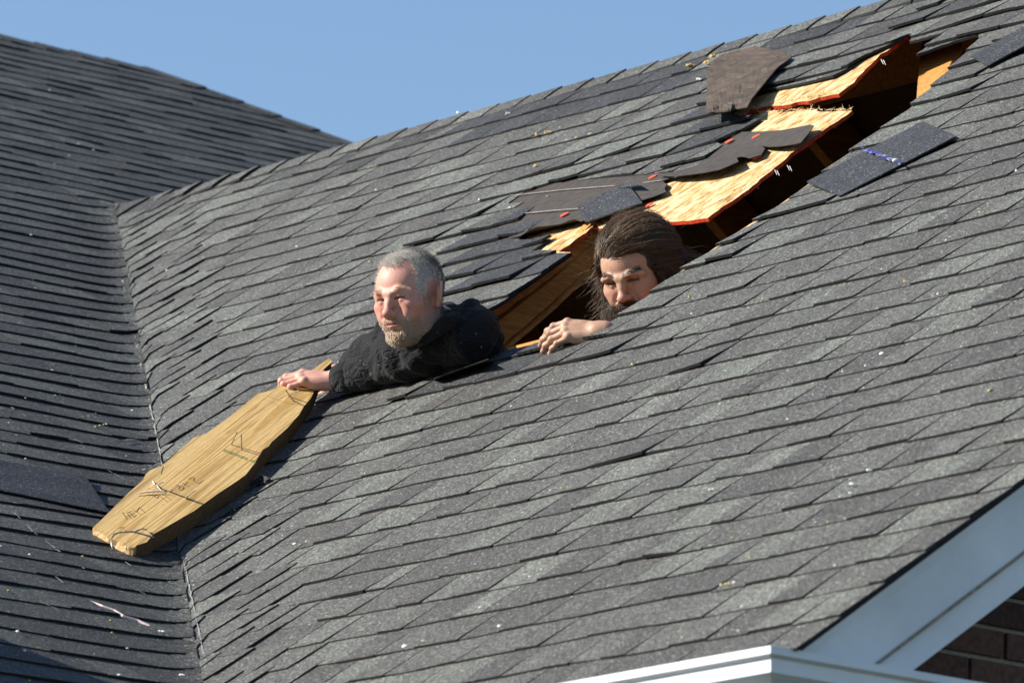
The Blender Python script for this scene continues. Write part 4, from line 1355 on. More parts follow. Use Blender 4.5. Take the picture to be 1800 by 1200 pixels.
def legs(person, top, zf, lean, name='trousers'):
    Fd = Field()
    sd = lean
    for s in (-1, 1):
        hip = top + sd * 0.09 * s
        foot = np.array([person.location[0], person.location[1], zf]) + sd * 0.12 * s
        knee = (hip + foot) / 2 + np.array([-0.04, 0, 0.05])
        Fd.cap(hip, knee, 0.085, 0.065, 0.04); Fd.cap(knee, foot + np.array([0, 0, 0.09]), 0.062, 0.05, 0.03)
        Fd.cap(foot + np.array([0.05, 0, 0.045]), foot + np.array([-0.16, 0, 0.04]), 0.045, 0.038, 0.02)
    Fd.cap(top + sd * 0.09, top - sd * 0.09, 0.10, 0.10, 0.05)
    V, Q = Fd.mesh(0.011)
    link(name, np_mesh(name, V, Q), M_JEANS, person)
legs(person1, belly, Z_ATTIC, np.array([0, 1.0, 0]))
tag(person1, 'grey-haired bearded person in a black jacket leaning out over the roof and gripping a board', 'person')

# ------------------------------------------------------------------ the man looking out of the hole
person2 = empty('person', (12.95, 14.75, Z_ATTIC))
C2 = at_depth(1118, 479, 19.66)
R2 = head_frame(28, -14, 10)
B2 = Field()
neck2 = C2 + np.array([0, -0.05, -0.14]) @ R2
head_prims(B2, C2, R2, 2, HS[2], neck2)
ch2 = neck2 + np.array([0.06, -0.02, -0.20])
be2 = ch2 + np.array([0.05, 0.0, -0.25])
S2L, S2R = neck2 + np.array([0.10, -0.10, -0.13]), neck2 + np.array([0.02, 0.15, -0.17])
B2.cap(neck2, neck2 + np.array([0.02, 0, -0.08]), 0.062, 0.08, 0.05)
B2.cap(S2L, S2R, 0.07, 0.07, 0.05)
B2.cap(neck2, ch2, 0.10, 0.13, 0.06); B2.cap(ch2, be2, 0.13, 0.13, 0.06)
WR2 = at_depth(1052, 584, 19.16)
E2L = at_depth(1120, 650, 19.62)
B2.cap(S2L, E2L, 0.05, 0.042, 0.03); B2.cap(E2L, at_depth(1096, 622, 19.42), 0.04, 0.032, 0.02); B2.cap(at_depth(1096, 622, 19.42), WR2, 0.030, 0.025, 0.02)
B2.cap(S2R, S2R + np.array([0.05, 0.08, -0.27]), 0.05, 0.042, 0.03)
B2.cap(S2R + np.array([0.05, 0.08, -0.27]), S2R + np.array([-0.12, 0.02, -0.42]), 0.042, 0.03, 0.02)
hand_prims(B2, S2R + np.array([-0.12, 0.02, -0.42]), (-1, 0, -0.2), (0, 0, 1), (0, -1, 0), [(0.3, 0.4, 0.3)] * 4, [(0.8, 0.6, -0.2)] * 3)
f2 = at_depth(985, 580, 19.175) - WR2
tips2 = hand_prims(B2, WR2, f2, cam_vec(-0.22, 0.80, 0.62), cam_vec(-0.2, 0.5, -1.0), [(0.50, 0.35, 0.20), (0.56, 0.36, 0.18), (0.60, 0.34, 0.18), (0.62, 0.30, 0.16)], [(0.7, 0.5, -0.4), (0.9, 0.1, -0.4), (0.9, -0.1, -0.4)], 0.93, stub=0.02)
V, Q = B2.mesh(0.0021, clip=lambda V: V[:, 2] > KR * V[:, 0] + ZR0 - 0.22)
V = relax(V, Q, 1, 0.35)
VQ2 = (V, Q)
link('body', np_mesh('body', V, Q, skin_colors(V, C2, R2, 2)), M_SKIN, person2)
nails(tips2, 'fingernail', person2, M_NAIL)
J2 = Field()
J2.cap(S2L, S2R, 0.085, 0.085, 0.05); J2.cap(neck2 + np.array([0.02, 0, -0.08]), ch2, 0.12, 0.15, 0.06); J2.cap(ch2, be2, 0.15, 0.15, 0.06)
J2.cap(S2L, E2L, 0.065, 0.055, 0.03); J2.cap(S2R, S2R + np.array([0.05, 0.08, -0.27]), 0.065, 0.055, 0.03)
J2.cap(S2R + np.array([0.05, 0.08, -0.27]), S2R + np.array([-0.08, 0.03, -0.38]), 0.055, 0.042, 0.03)
V, Q = J2.mesh(0.007, lambda X: 0.004 * vnoise(X, 30, 3))
link('shirt', np_mesh('shirt', V, Q), M_CLOTH, person2)
legs(person2, be2, Z_ATTIC, np.array([0, 1.0, 0]))
# long brown hair swept back over the crown to a tie
TIE = np.array([-0.052, -0.108, 0.006])         # head-local
S2_ = HS[2]
def long_hair():
    st = Strands()
    rs = np.random.RandomState(21)
    P_, L_, N_ = surf_points(VQ2, C2, R2, 24000, lambda L: scalp_mask(L, 2), 22)
    cen = np.array([0, -0.018, 0.030])
    rad = np.array([0.090, 0.108, 0.096])
    tie_u = (TIE - cen) / rad; tie_u /= np.linalg.norm(tie_u)
    for l in L_:
        u = (l - cen) / rad
        u /= np.linalg.norm(u)
        lift = rs.uniform(0.004, 0.026)
        ang = math.acos(np.clip(u @ tie_u, -1, 1))
        m = 10
        pts = []
        sway = rs.normal(size=3) * 0.07
        end = rs.uniform(0.75, 1.0)
        fly = rs.uniform() < 0.08
        amp, frq = rs.uniform(0.001, 0.0055), rs.uniform(7, 15)
        for k in range(m):
            t = k / (m - 1) * end
            w = (math.sin((1 - t) * ang) * u + math.sin(t * ang) * tie_u) / max(math.sin(ang), 0.05) + sway * math.sin(math.pi * t) * 0.6
            w = w / np.linalg.norm(w)
            h = lift * math.sin(math.pi * min(1, t * 1.25 + 0.08)) ** 0.7 if t < 0.8 else lift * 0.8
            if fly: h += 0.02 * t
            wob = amp * math.sin(frq * t + 40 * lift * 10)
            pts.append(cen + w * rad * (1 + (h + wob) / 0.09))
        pts = C2 + np.array(pts) @ R2 * S2_
        k = rs.choice([0.6, 0.95, 1.4, 2.1], p=[0.25, 0.4, 0.25, 0.10]) * rs.uniform(0.8, 1.2)
        st.add(pts, 0.00052, np.array([0.100, 0.062, 0.036]) * k)
    # tail behind the tie
    for i in range(700):
        a = TIE + rs.normal(size=3) * 0.010
        d = unit(np.array([-0.35, -0.55, -0.75]) + rs.normal(size=3) * 0.22)
        pts = [a + d * 0.12 * t + np.array([0.012 * math.sin(8 * t + i), 0, 0.010 * math.cos(7 * t + i * 2.0) - 0.03 * t * t]) * t for t in np.linspace(0, 1, 8)]
        st.add(C2 + np.array(pts) @ R2 * S2_, 0.0007, np.array([0.100, 0.062, 0.036]) * rs.uniform(0.6, 1.6))
    # frizz hanging beside the far cheek and flying about the crown
    for i in range(360):
        side = 1 if i < 260 else -1
        z = rs.uniform(-0.07, 0.06)
        a = np.array([side * rs.uniform(0.072, 0.092), rs.uniform(-0.03, 0.040), z])
        d = unit(np.array([side * rs.uniform(0.1, 0.7), rs.uniform(-0.1, 0.4), -0.9 + rs.uniform(-0.2, 0.6)]))
        ln = rs.uniform(0.03, 0.10)
        ph = rs.uniform(0, 6.3)
        pts = [a + d * ln * t + np.array([math.sin(ph + 9 * t), math.cos(ph + 7 * t), math.sin(ph * 2 + 8 * t)]) * 0.006 * t for t in np.linspace(0, 1, 8)]
        st.add(C2 + np.array(pts) @ R2 * S2_, 0.0005, np.array([0.10, 0.062, 0.035]) * rs.uniform(0.6, 2.0))
    for i in range(160):
        u = rs.normal(size=3); u[2] = abs(u[2]) + 0.3; u /= np.linalg.norm(u)
        a = cen + u * rad * 1.16
        d = unit(u + rs.normal(size=3) * 0.9)
        ln = rs.uniform(0.015, 0.05); ph = rs.uniform(0, 6.3)
        pts = [a + d * ln * t + np.array([math.sin(ph + 9 * t), math.cos(ph + 7 * t), 0]) * 0.005 * t for t in np.linspace(0, 1, 6)]
        st.add(C2 + np.array(pts) @ R2 * S2_, 0.00035, np.array([0.09, 0.055, 0.03]) * rs.uniform(0.6, 1.6))
    return st
long_hair().build('hair', M_HAIR, person2)
# the mass under the strands
HB = Field()
HB.ell(C2 + np.array([0, -0.022, 0.036]) @ R2, (0.091, 0.106, 0.096), R2, 0.01)
HB.ell(C2 + np.array([-0.045, -0.10, 0.0]) @ R2, (0.030, 0.03, 0.03), R2, 0.03)
HB.ell(C2 + np.array([0, 0.075, -0.02]) @ R2, (0.066, 0.055, 0.088), R2, 0.01, True)
HB.ell(C2 + np.array([0, 0.0, -0.10]) @ R2, (0.075, 0.09, 0.07), R2, 0.01, True)
V, Q = HB.mesh(0.004, lambda X: 0.0015 * vnoise(X, 90, 4))
link('hair_mass', np_mesh('hair_mass', V, Q, np.repeat(np.array([[0.028, 0.017, 0.010]]), len(V), 0)), M_HAIR, person2)
P_, L_, N_ = surf_points(VQ2, C2, R2, 34000, lambda L: beard_mask(L, 2), 31)
grow(P_, N_, L_, R2, lambda l: np.array([0.5 * l[0] / 0.06, 0.3, -0.8]), lambda l: 0.012 + 0.026 * smooth(-0.055, -0.10, l[2]) + 0.016 * smooth(0.04, 0.06, abs(l[0])), 0.0006, lambda l, rs: np.array([0.045, 0.027, 0.016]) * rs.uniform(0.5, 2.4), 5, 33, curl=0.0035, lie=0.5).build('beard', M_HAIR, person2)
P_, L_, N_ = surf_points(VQ2, C2, R2, 40000, lambda L: brow_mask(L, 0.0008, 0.0030), 36)
grow(P_, N_, L_, R2, lambda l: np.array([np.sign(l[0]) * 0.9, 0.2, 0.2]), lambda l: 0.009, 0.0005, lambda l, rs: np.array([0.05, 0.03, 0.019]) * rs.uniform(0.7, 1.5), 2, 37, lie=0.75).build('eyebrows', M_HAIR, person2)
b = MB()
tc, tn = C2 + TIE @ R2, unit(np.array([-0.35, -0.6, -0.4]) @ R2)
e1 = unit(np.cross(tn, CAM_UP)); e2 = np.cross(tn, e1)
b.tube([tc + (e1 * math.cos(g_) + e2 * math.sin(g_)) * 0.019 for g_ in np.linspace(0, 2 * math.pi, 19)], 0.008, cap=False)
b.build('hair_tie', mat_flat('blue_fabric', (0.02, 0.03, 0.16), 0.8, 0.3, 120, 0.3, 0.2), person2, smooth=True)
tag(person2, 'long-haired person with a dark full beard peering out of the roof hole', 'person')
# ------------------------------------------------------------------ the board the man is holding
PB0, PB1 = at_depth(190, 955, 18.70), at_depth(566, 655, 19.94)
PA = unit(PB1 - PB0)
PW = at_depth(215, 978, 18.66) - at_depth(155, 945, 18.76)
PW = unit(PW - PA * (PW @ PA))
PN = np.cross(PA, PW)
if PN @ CAM_FW > 0: PN = -PN
def on_board(px, py, h=0.0):
    r = ray(px, py)
    return CAM + r * (float((PB0 + PN * h - CAM) @ PN) / float(r @ PN))
board = empty('wooden_board', tuple(PB0))
tag(board, 'broken yellow pine board full of nails held down on the roof by the grey-haired person', 'board')
n = NT('pine_board', 0.6, 0.3)
mp = n.n('ShaderNodeMapping'); mp.inputs['Rotation'].default_value = Matrix([list(PA), list(np.cross(PN, PA)), list(PN)]).to_euler()
n.l(n.co(), mp.inputs['Vector'])
v1 = n.mapped((0.30, 8.0, 8.0), src=mp.outputs[0])
nz = n.noise(2.1, 3, 0.5, v1, dist=0.5)
ring = n.math('SINE', n.math('MULTIPLY', nz, 62.0))
rc = n.ramp(n.math('ADD', n.math('MULTIPLY', ring, 0.5), 0.5), [(0.0, (0.60, 0.405, 0.165)), (0.70, (0.55, 0.355, 0.130)), (0.93, (0.44, 0.265, 0.085)), (1.0, (0.47, 0.29, 0.095))])
fib = n.ramp(n.noise(30, 4, 0.6, n.mapped((1.0, 14.0, 14.0), src=mp.outputs[0])), [(0.3, 0.80), (0.7, 1.12)])
stain = n.ramp(n.noise(5, 3, 0.6, v1), [(0.55, 1.0), (0.72, 0.72)])
n.color(n.mix(1.0, n.mix(1.0, rc, fib, 'MULTIPLY'), stain, 'MULTIPLY'))
n.bump(n.math('ADD', ring, n.math('MULTIPLY', nz, 3.0)), 0.25, 0.0012)
M_BOARD = n.m
M_BROKEN = mat_wood('splintered_end', (0.66, 0.47, 0.24), (0.34, 0.17, 0.05), 60, (1, 1, 1), 0.8)
TOPO = [(163, 927), (176, 915), (205, 886), (232, 860), (252, 842), (256, 833), (264, 826), (284, 818), (325, 783), (342, 768), (362, 762), (402, 733), (428, 712), (452, 692), (482, 684), (520, 657), (548, 650), (580, 629), (583, 636), (570, 648), (562, 660), (554, 684), (546, 700), (534, 714), (526, 728), (505, 752), (478, 776), (472, 784), (462, 790), (452, 806), (449, 812), (432, 834), (418, 844), (380, 869), (340, 898), (300, 921), (270, 938), (258, 952), (240, 958), (236, 964), (226, 962), (208, 951), (192, 947), (178, 936)]
bd = MB()
top = [on_board(x, y) for x, y in TOPO]
low = []
for k, p in enumerate(top):
    j = 0.0
    if k in (0, 1, 2) or k >= 37: j = RNG.uniform(-0.006, 0.006)
    low.append(p - PN * (0.044) + PW * j + PA * (j - (0.010 if (k < 1 or k > 38) else 0)))
vs = top + low
m = len(top)
tri = tessellate_polygon([[Vector(p) for p in top]])
fs, mi = [], []
for t in tri:
    a, b_, c = (top[i] for i in t)
    if np.cross(b_ - a, c - a) @ PN < 0: t = t[::-1]
    fs.append(tuple(t)); mi.append(0)
    fs.append(tuple(i + m for i in t[::-1])); mi.append(0)
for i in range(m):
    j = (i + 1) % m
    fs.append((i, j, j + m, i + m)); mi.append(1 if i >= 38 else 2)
bd.add(vs, fs, (1, 1, 1), mi)
bd.build('plank', [M_BOARD, M_BROKEN, mat_wood('shaded_sawn_edge', (0.17, 0.10, 0.045), (0.10, 0.055, 0.025), 40, (1, 1, 1), 0.85)], board, recalc=True)  # sawn sides darker than the top: their shade is painted into the wood
M_NAILS = mat_flat('galvanised_nail', (0.42, 0.38, 0.34), 0.35, 0.6, 120, 0.3, 0.1)
M_NAILS.node_tree.nodes['Principled BSDF'].inputs['Metallic'].default_value = 0.7
M_SPLINT = mat_flat('pale_splinter', (0.74, 0.66, 0.54), 0.8, 0.3, 120, 0.2, 0.3)
for (bx, by), (tx, ty), h in [((406, 783), (417, 758), .055), ((425, 792), (424, 762), .060), ((517, 706), (502, 685), .050), ((504, 697), (525, 686), .040), ((270, 854), (290, 845), .045), ((298, 865), (316, 850), .050), ((324, 877), (344, 860), .052)]:
    p, q = on_board(bx, by, -0.004), on_board(tx, ty, h)
    b = MB(); b.tube([p, p * 0.5 + q * 0.5, q - (q - p) * 0.06, q], [0.0018, 0.0018, 0.0018, 0.0005], seg=6)
    b.build('nail', M_NAILS, board, smooth=True)
def bent(pts, r):
    b = MB(); b.tube([on_board(*p) for p in pts], r, seg=6)
    return b.build('bent_nail', M_NAILS, board, smooth=True)
bent([(198, 966, .004), (196, 955, .012), (196, 945, .020), (201, 938, .026), (213, 935, .028), (232, 934, .026), (246, 937, .022), (260, 941, .016), (271, 945, .010)], 0.0022)
bent([(258, 931, .004), (252, 929, .014), (244, 931, .020), (234, 935, .024)], 0.0020)
def sliver(pts, w, name='splinter', mat=M_SPLINT, parent=board, place=on_board):
    b = MB()
    q = [place(*p) for p in pts]
    r = [w * 0.35] + [w] * (len(q) - 2) + [w * 0.25]
    b.tube(q, r, seg=5)
    return b.build(name, mat, parent)
sliver([(238, 868, .004), (258, 864, .006), (280, 863, .006), (296, 866, .004)], 0.0028)
sliver([(262, 857, .003), (276, 853, .010), (283, 862, .006)], 0.0024)
sliver([(268, 845, .002), (272, 852, .008), (278, 856, .003)], 0.0035)
b = MB()                                      # crumbs of torn fibre on the broken end
for k in range(70):
    t = RNG.random()
    p = on_board(163 + (226 - 163) * t + RNG.uniform(-3, 6), 932 + 30 * t + RNG.uniform(-4, 6), RNG.uniform(-0.03, 0.002))
    s = RNG.uniform(0.002, 0.007)
    d = unit(np.array([RNG.gauss(0, 1) for _ in range(3)]))
    e = unit(np.cross(d, PN)) * s * 0.4
    b.add([p - e, p + e, p + d * s * 1.8, p + PN * s * 0.6 + e * 0.3], [(0, 1, 2), (0, 3, 1), (1, 3, 2), (2, 3, 0)])
tag(b.build('torn_fibres', M_SPLINT, board), kind='stuff')
M_PENCIL = mat_flat('pencil', (0.13, 0.08, 0.04), 0.7, 0.3, 90, 0.3, 0.0)
M_GREEN = mat_flat('green_ink', (0.02, 0.17, 0.055), 0.7, 0.3, 300, 0.6, 0.0)
def strokes(lines, w, mat, name):
    b = MB()
    for ln in lines:
        q = [on_board(x, y, 0.0006) for x, y in ln]
        for p0, p1 in zip(q[:-1], q[1:]):
            d = unit(p1 - p0); s = np.cross(PN, d) * w / 2
            b.add([p0 - s - d * w * .3, p1 - s + d * w * .3, p1 + s + d * w * .3, p0 + s - d * w * .3], [(0, 1, 2, 3)])
    return tag(b.build(name, mat, board), kind='stuff')
C4 = lambda pts: [(140 + x / 5.454, 780 + y / 5.454) for x, y in pts]
strokes([C4(p) for p in ([(1045, 335), (1080, 318), (1100, 325), (1090, 350), (1130, 375), (1150, 372), (1185, 350)], [(985, 372), (1045, 410)], [(1035, 362), (1000, 395)],
    [(925, 392), (1008, 432)], [(962, 405), (985, 400), (1000, 415), (985, 440), (960, 440), (950, 420), (962, 405)],
    [(680, 492), (712, 500), (745, 520), (757, 495), (735, 486), (718, 500), (745, 520)], [(765, 497), (845, 555)], [(800, 478), (880, 540)], [(790, 578), (803, 585)],
    [(408, 650), (455, 720)], [(450, 655), (495, 712)], [(430, 690), (475, 680)], [(470, 650), (520, 700)], [(465, 655), (500, 640)], [(490, 675), (520, 665)], [(515, 698), (545, 680)],
    [(505, 622), (590, 678)], [(545, 650), (570, 605)], [(570, 605), (627, 655)], [(800, 215), (780, 285)], [(372, 808), (425, 788)], [(405, 805), (445, 830)])], 0.0016, M_PENCIL, 'handwriting')
gl = []
rs_ = random.Random(4)
for k in range(13):
    t = k / 12
    x, y = 394 + 40 * t, 791 + 15 * t
    a, c = (x - 1.4, y + 1.6), (x + 1.4, y - 1.6)
    gl.append([a, c])
    if rs_.random() < 0.75: gl.append([c, (c[0] + 2.6, c[1] + 0.9)])
    if rs_.random() < 0.6: gl.append([a, (a[0] + 2.6, a[1] + 0.9)])
    if rs_.random() < 0.4: gl.append([(x, y), (x + 2.2, y + 0.8)])
strokes(gl, 0.0013, M_GREEN, 'green_stamp')
strokes([[(440, 810), (449, 813)], [(441, 808), (449, 810)]], 0.0035, M_GREEN, 'green_mark')
strokes([[(398, 762), (446, 729), (480, 706), (512, 690)], [(462, 700), (490, 712)], [(470, 696), (500, 707), (528, 712)]], 0.0009, M_PENCIL, 'crack')

# ------------------------------------------------------------------ torn flap, loose shingles and scraps
def patch(name, left, right, rows, mat, parent=None, t=0.003, cols=8, ripple=0.004, place=on_wing, seed=0, col=(1, 1, 1)):
    """a bent sheet between two outlines of (px, py, height above the roof)"""
    rs = np.random.RandomState(seed)
    l = np.array(left, float); r = np.array(right, float)
    def samp(a, u):
        x = u * (len(a) - 1); i = min(int(x), len(a) - 2)
        return a[i] + (a[i + 1] - a[i]) * (x - i)
    top = []
    for i in range(rows + 1):
        a, b_ = samp(l, i / rows), samp(r, i / rows)
        for j in range(cols + 1):
            q = a + (b_ - a) * j / cols
            h = q[2] + ripple * math.sin(3.1 * j / cols * 2 + i * 1.3 + seed) * math.sin(i * 0.9 + 1.1 * seed) + rs.uniform(-1, 1) * ripple * 0.15
            top.append(place(q[0], q[1], max(h, 0.002)))
    N = len(top)
    w = cols + 1
    vs = top + [p - N_WING * t for p in top]
    fs = []
    for i in range(rows):
        for j in range(cols):
            k = i * w + j
            fs.append((k, k + 1, k + w + 1, k + w)); fs.append((N + k, N + k + w, N + k + w + 1, N + k + 1))
    rim = [j for j in range(w)] + [i * w + cols for i in range(1, rows + 1)] + [rows * w + j for j in range(cols - 1, -1, -1)] + [i * w for i in range(rows - 1, 0, -1)]
    for a, b_ in zip(rim, rim[1:] + rim[:1]): fs.append((a, b_, b_ + N, a + N))
    bb = MB(); bb.add(vs, fs, col)
    return bb.build(name, mat, parent, recalc=True)
def thing_at(name, loc, label, cat, group=None):
    e = empty(name, tuple(loc)); tag(e, label, cat, group); return e
e = thing_at('felt_flap', on_wing(1300, 150), 'large brown flap of torn roofing felt hanging below the ridge', 'felt flap')
patch('flap_sheet', [(1268, 97, .016), (1252, 107, .026), (1244, 120, .034), (1243, 140, .042), (1242, 170, .050), (1241, 199, .052)],
      [(1326, 81, .014), (1372, 91, .018), (1391, 101, .022), (1368, 117, .030), (1350, 138, .036), (1336, 155, .040), (1322, 172, .044), (1313, 188, .046)], 14, M_FLAP, e, cols=12, ripple=0.006, seed=2)
patch('curled_edge', [(1254, 178, .052), (1253, 197, .060)], [(1288, 180, .050), (1284, 195, .056)], 4, M_FLAP, e, cols=6, ripple=0.006, seed=5)
e = thing_at('loose_shingle', on_wing(1550, 280), 'overturned black shingle with a blue mark beside the hole', 'shingle', 'loose torn shingles')
patch('shingle_sheet', [(1418, 319, .020), (1476, 344, .016)], [(1621, 213, .022), (1681, 239, .018)], 6, M_FRESH, e, t=0.004, cols=14, ripple=0.002, seed=1, col=(0.030, 0.032, 0.036))
b = MB()
for k in range(60):
    t = RNG.random()
    x, y = 1515 + 68 * t + RNG.uniform(-2, 2), 260 + 27 * t + RNG.uniform(-2.5, 2.5)
    p = on_wing(x, y, .0265); s = RNG.uniform(0.005, 0.012)
    d = unit(on_wing(x + 5, y + 2, .0265) - p) * s; w = U_WING * s * 0.5
    b.add([p - d - w, p + d - w * 0.5, p + d + w, p - d + w * 0.6], [(0, 1, 2, 3)], RNG.choice([(0.03, 0.042, 0.19), (0.045, 0.058, 0.26), (0.20, 0.22, 0.40), (0.02, 0.028, 0.13)]))
tag(b.build('blue_mark', M_PAINTED, e), kind='stuff')
b = MB()
c = on_wing(1575, 283, .028)
bm_ = bmesh.new(); bmesh.ops.create_icosphere(bm_, subdivisions=2, radius=0.009)
b.add([np.array(v.co) * np.array([1.3, 1, 0.7]) + c for v in bm_.verts], [[v.index for v in f.verts] for f in bm_.faces], (0.62, 0.64, 0.66)); bm_.free()
b.build('sealant_dab', M_PAINTED, e, smooth=True)
e = thing_at('loose_shingle', on_wing(1770, 85), 'black overturned shingle at the right edge above the hole', 'shingle', 'loose torn shingles')
patch('shingle_sheet', [(1706, 98, .020), (1735, 116, .020)], [(1830, 30, .030), (1860, 48, .026)], 5, M_FRESH, e, t=0.004, cols=10, ripple=0.003, seed=3, col=(0.030, 0.032, 0.036))
e = thing_at('loose_shingle', on_wing(1070, 350), 'torn black shingle scrap lying on the brown felt above the dark-haired person', 'shingle', 'loose torn shingles')
patch('shingle_sheet', [(1014, 362, .020), (1020, 374, .020), (1029, 390, .022)], [(1098, 322, .020), (1112, 334, .018), (1129, 356, .018)], 6, M_FRESH, e, t=0.004, cols=10, ripple=0.002, seed=6, col=(0.030, 0.032, 0.036))
patch('bent_corner', [(1086, 328, .022), (1092, 330, .022)], [(1108, 314, .034), (1124, 324, .034)], 3, M_FRESH, e, t=0.004, cols=5, ripple=0.002, seed=7, col=(0.030, 0.032, 0.036))
e = thing_at('felt_scrap', on_wing(815, 655), 'thin black strip of felt sticking up along the front of the jacket sleeve', 'felt scrap')
patch('felt_strip', [(764, 664, .030), (762, 668, .006)], [(858, 630, .050), (866, 636, .006)], 3, M_BACKING, e, t=0.002, cols=9, ripple=0.003, seed=13)
def on_roof(px, py, h=0.0):
    a, b_ = on_wing(px, py, h), on_main(px, py, h)
    return a if (a - CAM) @ CAM_FW < (b_ - CAM) @ CAM_FW else b_
e = thing_at('loose_shingle', on_main(90, 850), 'long black shingle strip lying on the left roof near the board tip', 'shingle', 'loose torn shingles')
patch('shingle_sheet', [(-60, 797, .014), (-60, 848, .012)], [(150, 836, .016), (193, 900, .020)], 6, M_FRESH, e, t=0.004, cols=14, ripple=0.002, place=on_main, seed=4, col=(0.030, 0.032, 0.036))
e = thing_at('shingle_scrap', on_wing(452, 852), 'curled black shingle scrap beside the wide middle of the board', 'scrap', 'shingle scraps by the board')
patch('scrap_sheet', [(426, 856, .012), (436, 862, .010)], [(462, 834, .026), (475, 840, .016)], 3, M_FRESH, e, t=0.005, cols=5, ripple=0.003, seed=8, col=(0.03, 0.03, 0.032))
e = thing_at('shingle_scrap', on_wing(400, 905), 'flat black shingle scrap under the lower end of the board', 'scrap', 'shingle scraps by the board')
patch('scrap_sheet', [(371, 914, .010), (382, 921, .008)], [(408, 893, .020), (417, 897, .012)], 3, M_FRESH, e, t=0.005, cols=5, ripple=0.003, seed=9, col=(0.03, 0.03, 0.032))
e = thing_at('lifted_shingle', on_roof(235, 775), 'lifted shingle corner curling up in the valley above the board', 'shingle')
patch('shingle_corner', [(205, 775, .012), (250, 790, .008)], [(262, 762, .016), (283, 772, .020)], 4, M_SHINGLE, e, t=0.005, cols=6, ripple=0.002, place=on_roof, seed=11, col=(0.09, 0.09, 0.088))
e = thing_at('splinter', on_main(222, 1082), 'long pale pink wood splinter lying on the left roof below the board', 'splinter')
sliver([(157, 1055, .008), (180, 1066, .012), (200, 1073, .012), (216, 1083, .012), (240, 1090, .011), (262, 1100, .010), (288, 1109, .007)], 0.0042, 'sliver', mat_flat('pink_splinter', (0.72, 0.56, 0.54), 0.8, 0.3, 120, 0.2, 0.3), e, on_main)
# crumbs and leaf bits scattered over both slopes
dm = MB()
def crumb(p, s, col, nrm):
    vs = []
    for k in range(5):
        a = 2 * math.pi * k / 5
        e1 = np.array([math.cos(a), math.sin(a), 0]) * s * RNG.uniform(0.5, 1.1)
        vs.append(p + e1 - nrm * (nrm @ e1) + nrm * 0.001)
    vs.append(p + nrm * s * RNG.uniform(0.5, 1.0))
    dm.add(vs, [(k, (k + 1) % 5, 5) for k in range(5)], col)
CC = [(0.75, 0.75, 0.72), (0.60, 0.58, 0.52), (0.50, 0.44, 0.28), (0.42, 0.30, 0.12), (0.34, 0.32, 0.12)]
for k in range(850):
    x, y = RNG.uniform(0, 1800), RNG.uniform(80, 1200)
    a, b_ = on_wing(x, y, .010), on_main(x, y, .010)
    da, db = (a - CAM) @ CAM_FW, (b_ - CAM) @ CAM_FW
    if da <= 0 and db <= 0: continue
    if da < db:
        p, nrm = a, N_WING
        if p[0] > X_RIDGE - 0.1 or p[0] < X_EAVE + 0.05 or p[1] < Y_RAKE + 0.05 or inside(BARE, np.array([[p[1], p[0]]]))[0]: continue
        r = round((p[0] - X_EAVE) / math.cos(PR) / EXPO)
        p = p.copy(); p[0] = X_EAVE + (r * EXPO + RNG.uniform(-0.022, 0.006)) * math.cos(PR); p[2] = z_wing(p[0]) + 0.006
    else:
        p, nrm = b_, N_MAIN
        if p[1] > Y_TOP - 0.1 or p[0] > 16.5: continue
    s = min(0.0085, 0.0024 + RNG.expovariate(560))
    crumb(p, s, RNG.choice(CC), nrm)
    if RNG.random() < 0.12:
        for q in range(5): crumb(p + np.array([0, RNG.uniform(-0.07, 0.07), 0]) + nrm * 0.001, s * 0.7, RNG.choice(CC[1:]), nrm)
for (x, y, s, c) in [(137, 254, .007, 0), (805, 200, .010, 0), (892, 201, .011, 1), (1255, 103, .02, 3), (1245, 112, .016, 3), (1215, 118, .02, 3), (1228, 142, .012, 0), (940, 293, .010, 3), (945, 238, .012, 3), (962, 235, .014, 3), (1550, 623, .011, 0), (1527, 828, .008, 0), (1500, 852, .008, 0), (1740, 688, .009, 4), (1252, 862, .009, 1), (285, 1112, .012, 0), (320, 1188, .011, 0), (650, 461, .009, 4), (770, 440, .006, 4), (295, 477, .009, 1), (215, 479, .010, 1), (857, 441, .008, 4)]:
    p = on_roof(x, y, .010)
    for q in range(4): crumb(p + np.array([RNG.uniform(-1, 1), RNG.uniform(-1, 1), 0.3]) * s * 0.6, s * RNG.uniform(0.4, 0.8), CC[c], N_WING)
debris = dm.build('debris', M_PAINTED)
tag(debris, kind='stuff')
# pale scrape lines on the left slope
sm = MB()
for pts in ([(25, 900), (60, 935), (100, 965), (150, 1000), (180, 1020)], [(95, 1010), (112, 1024)], [(240, 1035), (260, 1046)], [(205, 978), (235, 996)], [(188, 825), (225, 845), (252, 856)], [(20, 715), (60, 740)], [(95, 755), (150, 780)], [(70, 1055), (110, 1075)]):
    q = [on_main(x, y, .0115) for x, y in pts]
    for p0, p1 in zip(q[:-1], q[1:]):
        n_ = max(1, int(np.linalg.norm(p1 - p0) / 0.03))
        for k in range(n_):
            if RNG.random() < 0.35: continue
            a, b_ = p0 + (p1 - p0) * k / n_, p0 + (p1 - p0) * (k + RNG.uniform(0.4, 1.0)) / n_
            w = np.array([0.0018, 0, 0]) * RNG.uniform(0.6, 1.6)
            sm.add([a - w, a + w, b_ + w, b_ - w], [(0, 1, 2, 3)], (0.42, 0.41, 0.38))
tag(sm.build('scrape_marks', M_PAINTED, main_roof), kind='stuff')
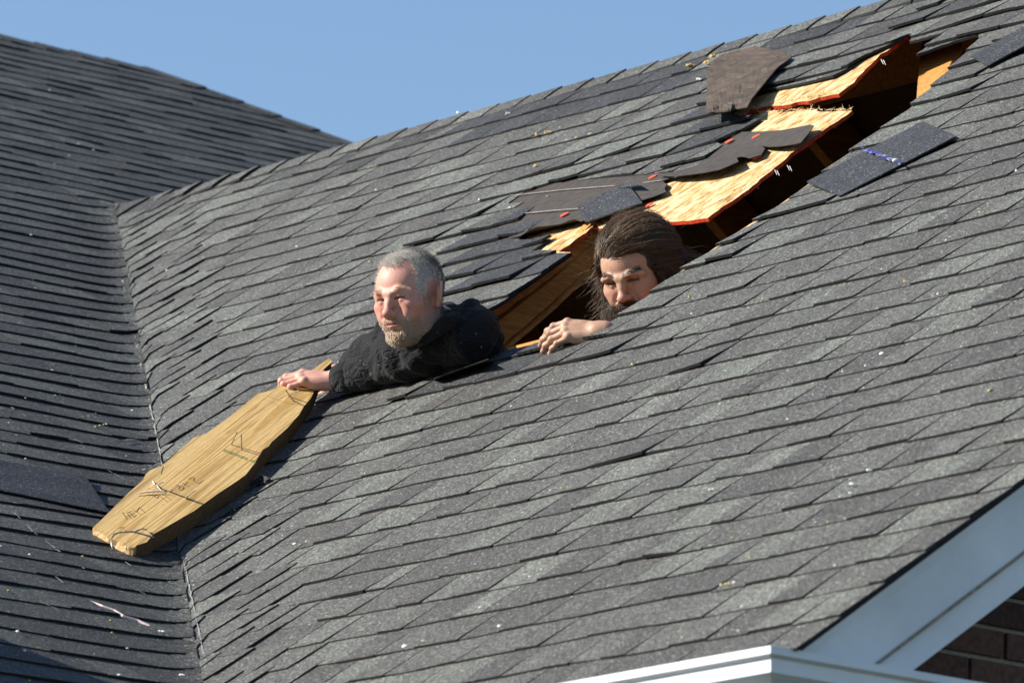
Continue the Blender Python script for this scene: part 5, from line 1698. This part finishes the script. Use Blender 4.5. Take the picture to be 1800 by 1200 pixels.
# the chimney, beyond the left edge of the picture; its shadow lies across the lower left corner
cp = on_main(0, 1128)
cd = unit(np.array([-SUN_DIR[0], -SUN_DIR[1], 0.0]))
cx, cy = (cp - cd * 1.25)[:2]
ch = empty('chimney', (cx, cy, z_main(cy)))
tag(ch, 'brick chimney rising from the left roof beyond the picture edge', 'chimney')
b = MB()
cw, cl, ctop = 0.75, 0.55, z_main(cy) + 0.30
b.box((cx - cl, cy - cw, z_main(cy - cw) - 0.3), (cl, 0, 0), (0, cw, 0), (0, 0, ctop - z_main(cy - cw) + 0.3))
b.build('stack', M_MORTAR, ch)
b = MB()
z = z_main(cy - cw) - 0.1
r = 0
while z < ctop - 0.08:
    for ax, ln in ((0, cl), (1, cw)):
        for sgn in (0, 1):
            x = -(0.1 if (r + ax) % 2 else 0.0)
            while x < ln - 0.02:
                a, e = max(x, 0.0), min(x + 0.19, ln)
                kf = RNG.uniform(0.75, 1.25); col = tuple(c * kf for c in (0.12, 0.06, 0.046))
                if e - a > 0.02:
                    if ax == 0: b.box((cx - cl + a, cy - cw - 0.004 if sgn == 0 else cy - 0.02, z), (e - a, 0, 0), (0, 0.024, 0), (0, 0, 0.056), col)
                    else: b.box((cx - cl - 0.004 if sgn == 0 else cx - 0.02, cy - cw + a, z), (0.024, 0, 0), (0, e - a, 0), (0, 0, 0.056), col)
                x += 0.2
    z += 0.066; r += 1
tag(b.build('brickwork', M_BRICK, ch), kind='stuff')
b = MB(); b.box((cx - cl - 0.05, cy - cw - 0.05, ctop), (cl + 0.1, 0, 0), (0, cw + 0.1, 0), (0, 0, 0.07)); b.build('crown', M_MORTAR, ch)
# pale strips painting in the sunlit cut edge of the valley
b = MB()
for k in range(150):
    t = RNG.random()
    x, y = 187 + (355 - 187) * t, 380 + (1150 - 380) * t
    if 815 < y < 990 and RNG.random() < 0.8: continue
    p = on_wing(x + RNG.uniform(2, 5), y, 0.024)
    q = on_wing(x + 3.2 + 0.218 * 12, y + RNG.uniform(6, 14), 0.024)
    w = np.array([0.0, 0.0012, 0]) * RNG.uniform(0.5, 1.6)
    b.add([p - w, p + w, q + w, q - w], [(0, 1, 2, 3)], (0.30, 0.30, 0.28))
tag(b.build('lit_valley_edge', M_PAINTED, wing_roof), kind='stuff')
